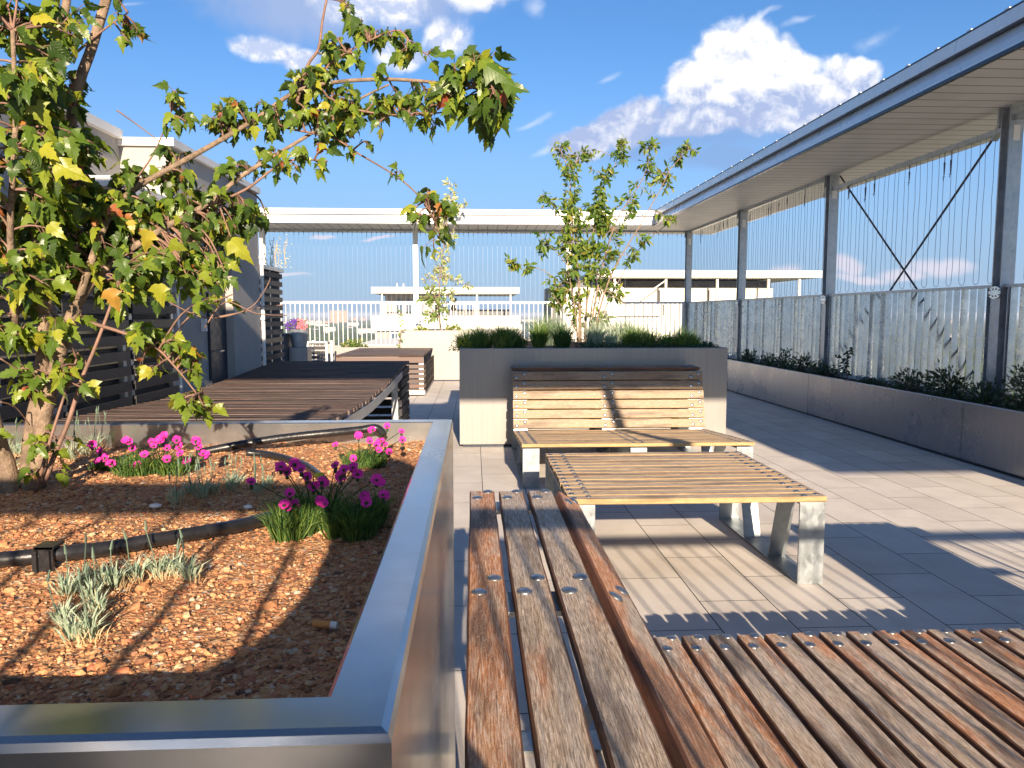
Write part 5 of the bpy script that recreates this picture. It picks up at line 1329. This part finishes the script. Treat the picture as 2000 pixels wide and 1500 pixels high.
for a in (1198, 1298, 1398, 1498, 1558):
    mb = MB(); mb.box(X_at(a, Y), X_at(a + 4, Y), Y, Y + .12, Z_at(620, Y), Z_at(541, Y)); mb.build('roof_post', M['tw_white'], r)
mb = MB(); mb.box(X_at(1190, Y), X_at(1305, Y), Y + .3, Y + .35, Z_at(617, Y), Z_at(594, Y)); mb.build('screen_panel', M['tw_beige'], r)
mb = MB(); 
for (a, b, c, d) in ((1200, 548, 1250, 590), (1298, 548, 1240, 590)): mb.bar((X_at(a, Y), Y + .1, Z_at(b, Y)), (X_at(c, Y), Y + .1, Z_at(d, Y)), (0, 1, 0), .05, .05)
mb.build('diagonal_brace', M['tw_white'], r)
mb = MB(); mb.box(X_at(1076, 30), X_at(1110, 30), 30, 33, GZ, Z_at(560, 30)); tag(mb.build('lift_shaft', M['tw_dark']), 'dark narrow block rising behind the left side of the leafy tree', 'building')
mb = MB(); mb.box(X_at(1020, 42), X_at(1100, 42), 42, 46, GZ, Z_at(634, 42)); mb.box(X_at(1020, 42), X_at(1100, 42), 41.95, 41.999, Z_at(634, 42) + .0, Z_at(632, 42)); tag(mb.build('low_roof', M['glass']), 'bluish low roof seen through the far railing left of the leafy tree', 'building')
# white roof ledge beyond the box table
mb = MB(); mb.box(X_at(690, 30), X_at(790, 30), 30, 38, GZ, Z_at(673, 30)); tag(mb.build('lower_roof', M['tw_white']), 'white lower roof edge beyond the slatted box table', 'building')
# city blocks
rnd = random.Random(99)
def block(name, px, Y, w, ztop, mat, label, grp=None, dep=14):
    x = X_at(px, Y); r = empty(name, (x, Y, GZ), label, 'building', grp)
    mb = MB(); mb.box(x - w / 2, x + w / 2, Y, Y + dep, GZ, ztop); mb.build('wall', M[mat], r)
    mb = MB(); mb.box(x - w / 2 - .4, x + w / 2 + .4, Y - .4, Y + dep + .4, ztop + .02, ztop + .8); mb.build('roof', M['tw_grey'], r)
block('apartment_block', 661, 3200, 68, Z_at(607, 3200), 'city_o', 'ochre apartment block standing above the trees on the horizon')
GR = 'pale city buildings scattered among the trees'
for i in range(44):
    Yb = rnd.choice((rnd.uniform(700, 1500), rnd.uniform(1200, 3000), rnd.uniform(2000, 5000))); px = rnd.uniform(545, 735) if rnd.random() < .45 else rnd.uniform(1020, 2100)
    hgt_ = rnd.uniform(5, 16) + Yb * .004; cm = rnd.choice(('city_w', 'city_w', 'city_g', 'city_o')); block('city_building', px, Yb, rnd.uniform(10, 34) * (1 + Yb / 2500), GZ + hgt_, cm, {'city_w': 'small pale', 'city_g': 'small grey', 'city_o': 'small ochre'}[cm] + ' building among the trees ' + ('seen left of the white tower top' if px < 800 else 'seen through the railing on the right'), GR)
# woods
mb = MB(); mb.open = True
for i in range(11000):
    Yw = 60 * math.exp(rnd.random() * math.log(70)); Xw = Yw * rnd.uniform(-.45, 1.0) 
    s = rnd.uniform(3.0, 6.0) * (1 + Yw / 900); sz = s * rnd.uniform(.8, 1.3); t = rnd.random()
    c = Vector((Xw, Yw, GZ + min(9, sz * .8)))
    mb.add([c + Vector((p.x * s, p.y * s, p.z * min(sz, 9))) * rnd.uniform(.75, 1.15) for p in ICO], ICOF, 0, [(0, 0, t)] * 12)
def wood_mass():
    m, n, p = material('distant tree crowns')
    a = n.new('ShaderNodeAttribute', attribute_name='tag').outputs['Vector']; t = n.sep(a)[2]; g = n.new('ShaderNodeNewGeometry').outputs['Position']
    c = n.mix(t, (.022, .05, .018), (.065, .11, .03)); c = n.mix(n.ramp(n.noise(g, .9, 4, .7), .4, .65, 0, .7), c, (.012, .028, .012))
    n.put(p.inputs['Base Color'], c); p.inputs['Roughness'].default_value = .95; n.put(p.inputs['Normal'], n.bump(n.noise(g, .7, 4, .7), 1.0, 2)); return m
tag(mb.build('woodland', wood_mass()), 'green tree cover of the city seen through the railings', 'woodland', kind='stuff')

mb = MB(); mb.box(-26000, 26000, -26000, 26000, GZ - 1, 9)
hz_ = bpy.data.materials.new('air'); hz_.use_nodes = True; hn = NT(hz_.node_tree)
hz_.node_tree.nodes.remove(hz_.node_tree.nodes['Principled BSDF'])
pv = hn.new('ShaderNodeVolumePrincipled'); pv.inputs['Color'].default_value = (.72, .82, 1, 1); pv.inputs['Density'].default_value = 1.6e-4
hn.l.new(pv.outputs[0], hz_.node_tree.nodes['Material Output'].inputs['Volume'])
tag(mb.build('haze', hz_), kind='stuff')

# ------------------------------------------------------------------ the photographer, whose shadow falls on the gravel
def person():
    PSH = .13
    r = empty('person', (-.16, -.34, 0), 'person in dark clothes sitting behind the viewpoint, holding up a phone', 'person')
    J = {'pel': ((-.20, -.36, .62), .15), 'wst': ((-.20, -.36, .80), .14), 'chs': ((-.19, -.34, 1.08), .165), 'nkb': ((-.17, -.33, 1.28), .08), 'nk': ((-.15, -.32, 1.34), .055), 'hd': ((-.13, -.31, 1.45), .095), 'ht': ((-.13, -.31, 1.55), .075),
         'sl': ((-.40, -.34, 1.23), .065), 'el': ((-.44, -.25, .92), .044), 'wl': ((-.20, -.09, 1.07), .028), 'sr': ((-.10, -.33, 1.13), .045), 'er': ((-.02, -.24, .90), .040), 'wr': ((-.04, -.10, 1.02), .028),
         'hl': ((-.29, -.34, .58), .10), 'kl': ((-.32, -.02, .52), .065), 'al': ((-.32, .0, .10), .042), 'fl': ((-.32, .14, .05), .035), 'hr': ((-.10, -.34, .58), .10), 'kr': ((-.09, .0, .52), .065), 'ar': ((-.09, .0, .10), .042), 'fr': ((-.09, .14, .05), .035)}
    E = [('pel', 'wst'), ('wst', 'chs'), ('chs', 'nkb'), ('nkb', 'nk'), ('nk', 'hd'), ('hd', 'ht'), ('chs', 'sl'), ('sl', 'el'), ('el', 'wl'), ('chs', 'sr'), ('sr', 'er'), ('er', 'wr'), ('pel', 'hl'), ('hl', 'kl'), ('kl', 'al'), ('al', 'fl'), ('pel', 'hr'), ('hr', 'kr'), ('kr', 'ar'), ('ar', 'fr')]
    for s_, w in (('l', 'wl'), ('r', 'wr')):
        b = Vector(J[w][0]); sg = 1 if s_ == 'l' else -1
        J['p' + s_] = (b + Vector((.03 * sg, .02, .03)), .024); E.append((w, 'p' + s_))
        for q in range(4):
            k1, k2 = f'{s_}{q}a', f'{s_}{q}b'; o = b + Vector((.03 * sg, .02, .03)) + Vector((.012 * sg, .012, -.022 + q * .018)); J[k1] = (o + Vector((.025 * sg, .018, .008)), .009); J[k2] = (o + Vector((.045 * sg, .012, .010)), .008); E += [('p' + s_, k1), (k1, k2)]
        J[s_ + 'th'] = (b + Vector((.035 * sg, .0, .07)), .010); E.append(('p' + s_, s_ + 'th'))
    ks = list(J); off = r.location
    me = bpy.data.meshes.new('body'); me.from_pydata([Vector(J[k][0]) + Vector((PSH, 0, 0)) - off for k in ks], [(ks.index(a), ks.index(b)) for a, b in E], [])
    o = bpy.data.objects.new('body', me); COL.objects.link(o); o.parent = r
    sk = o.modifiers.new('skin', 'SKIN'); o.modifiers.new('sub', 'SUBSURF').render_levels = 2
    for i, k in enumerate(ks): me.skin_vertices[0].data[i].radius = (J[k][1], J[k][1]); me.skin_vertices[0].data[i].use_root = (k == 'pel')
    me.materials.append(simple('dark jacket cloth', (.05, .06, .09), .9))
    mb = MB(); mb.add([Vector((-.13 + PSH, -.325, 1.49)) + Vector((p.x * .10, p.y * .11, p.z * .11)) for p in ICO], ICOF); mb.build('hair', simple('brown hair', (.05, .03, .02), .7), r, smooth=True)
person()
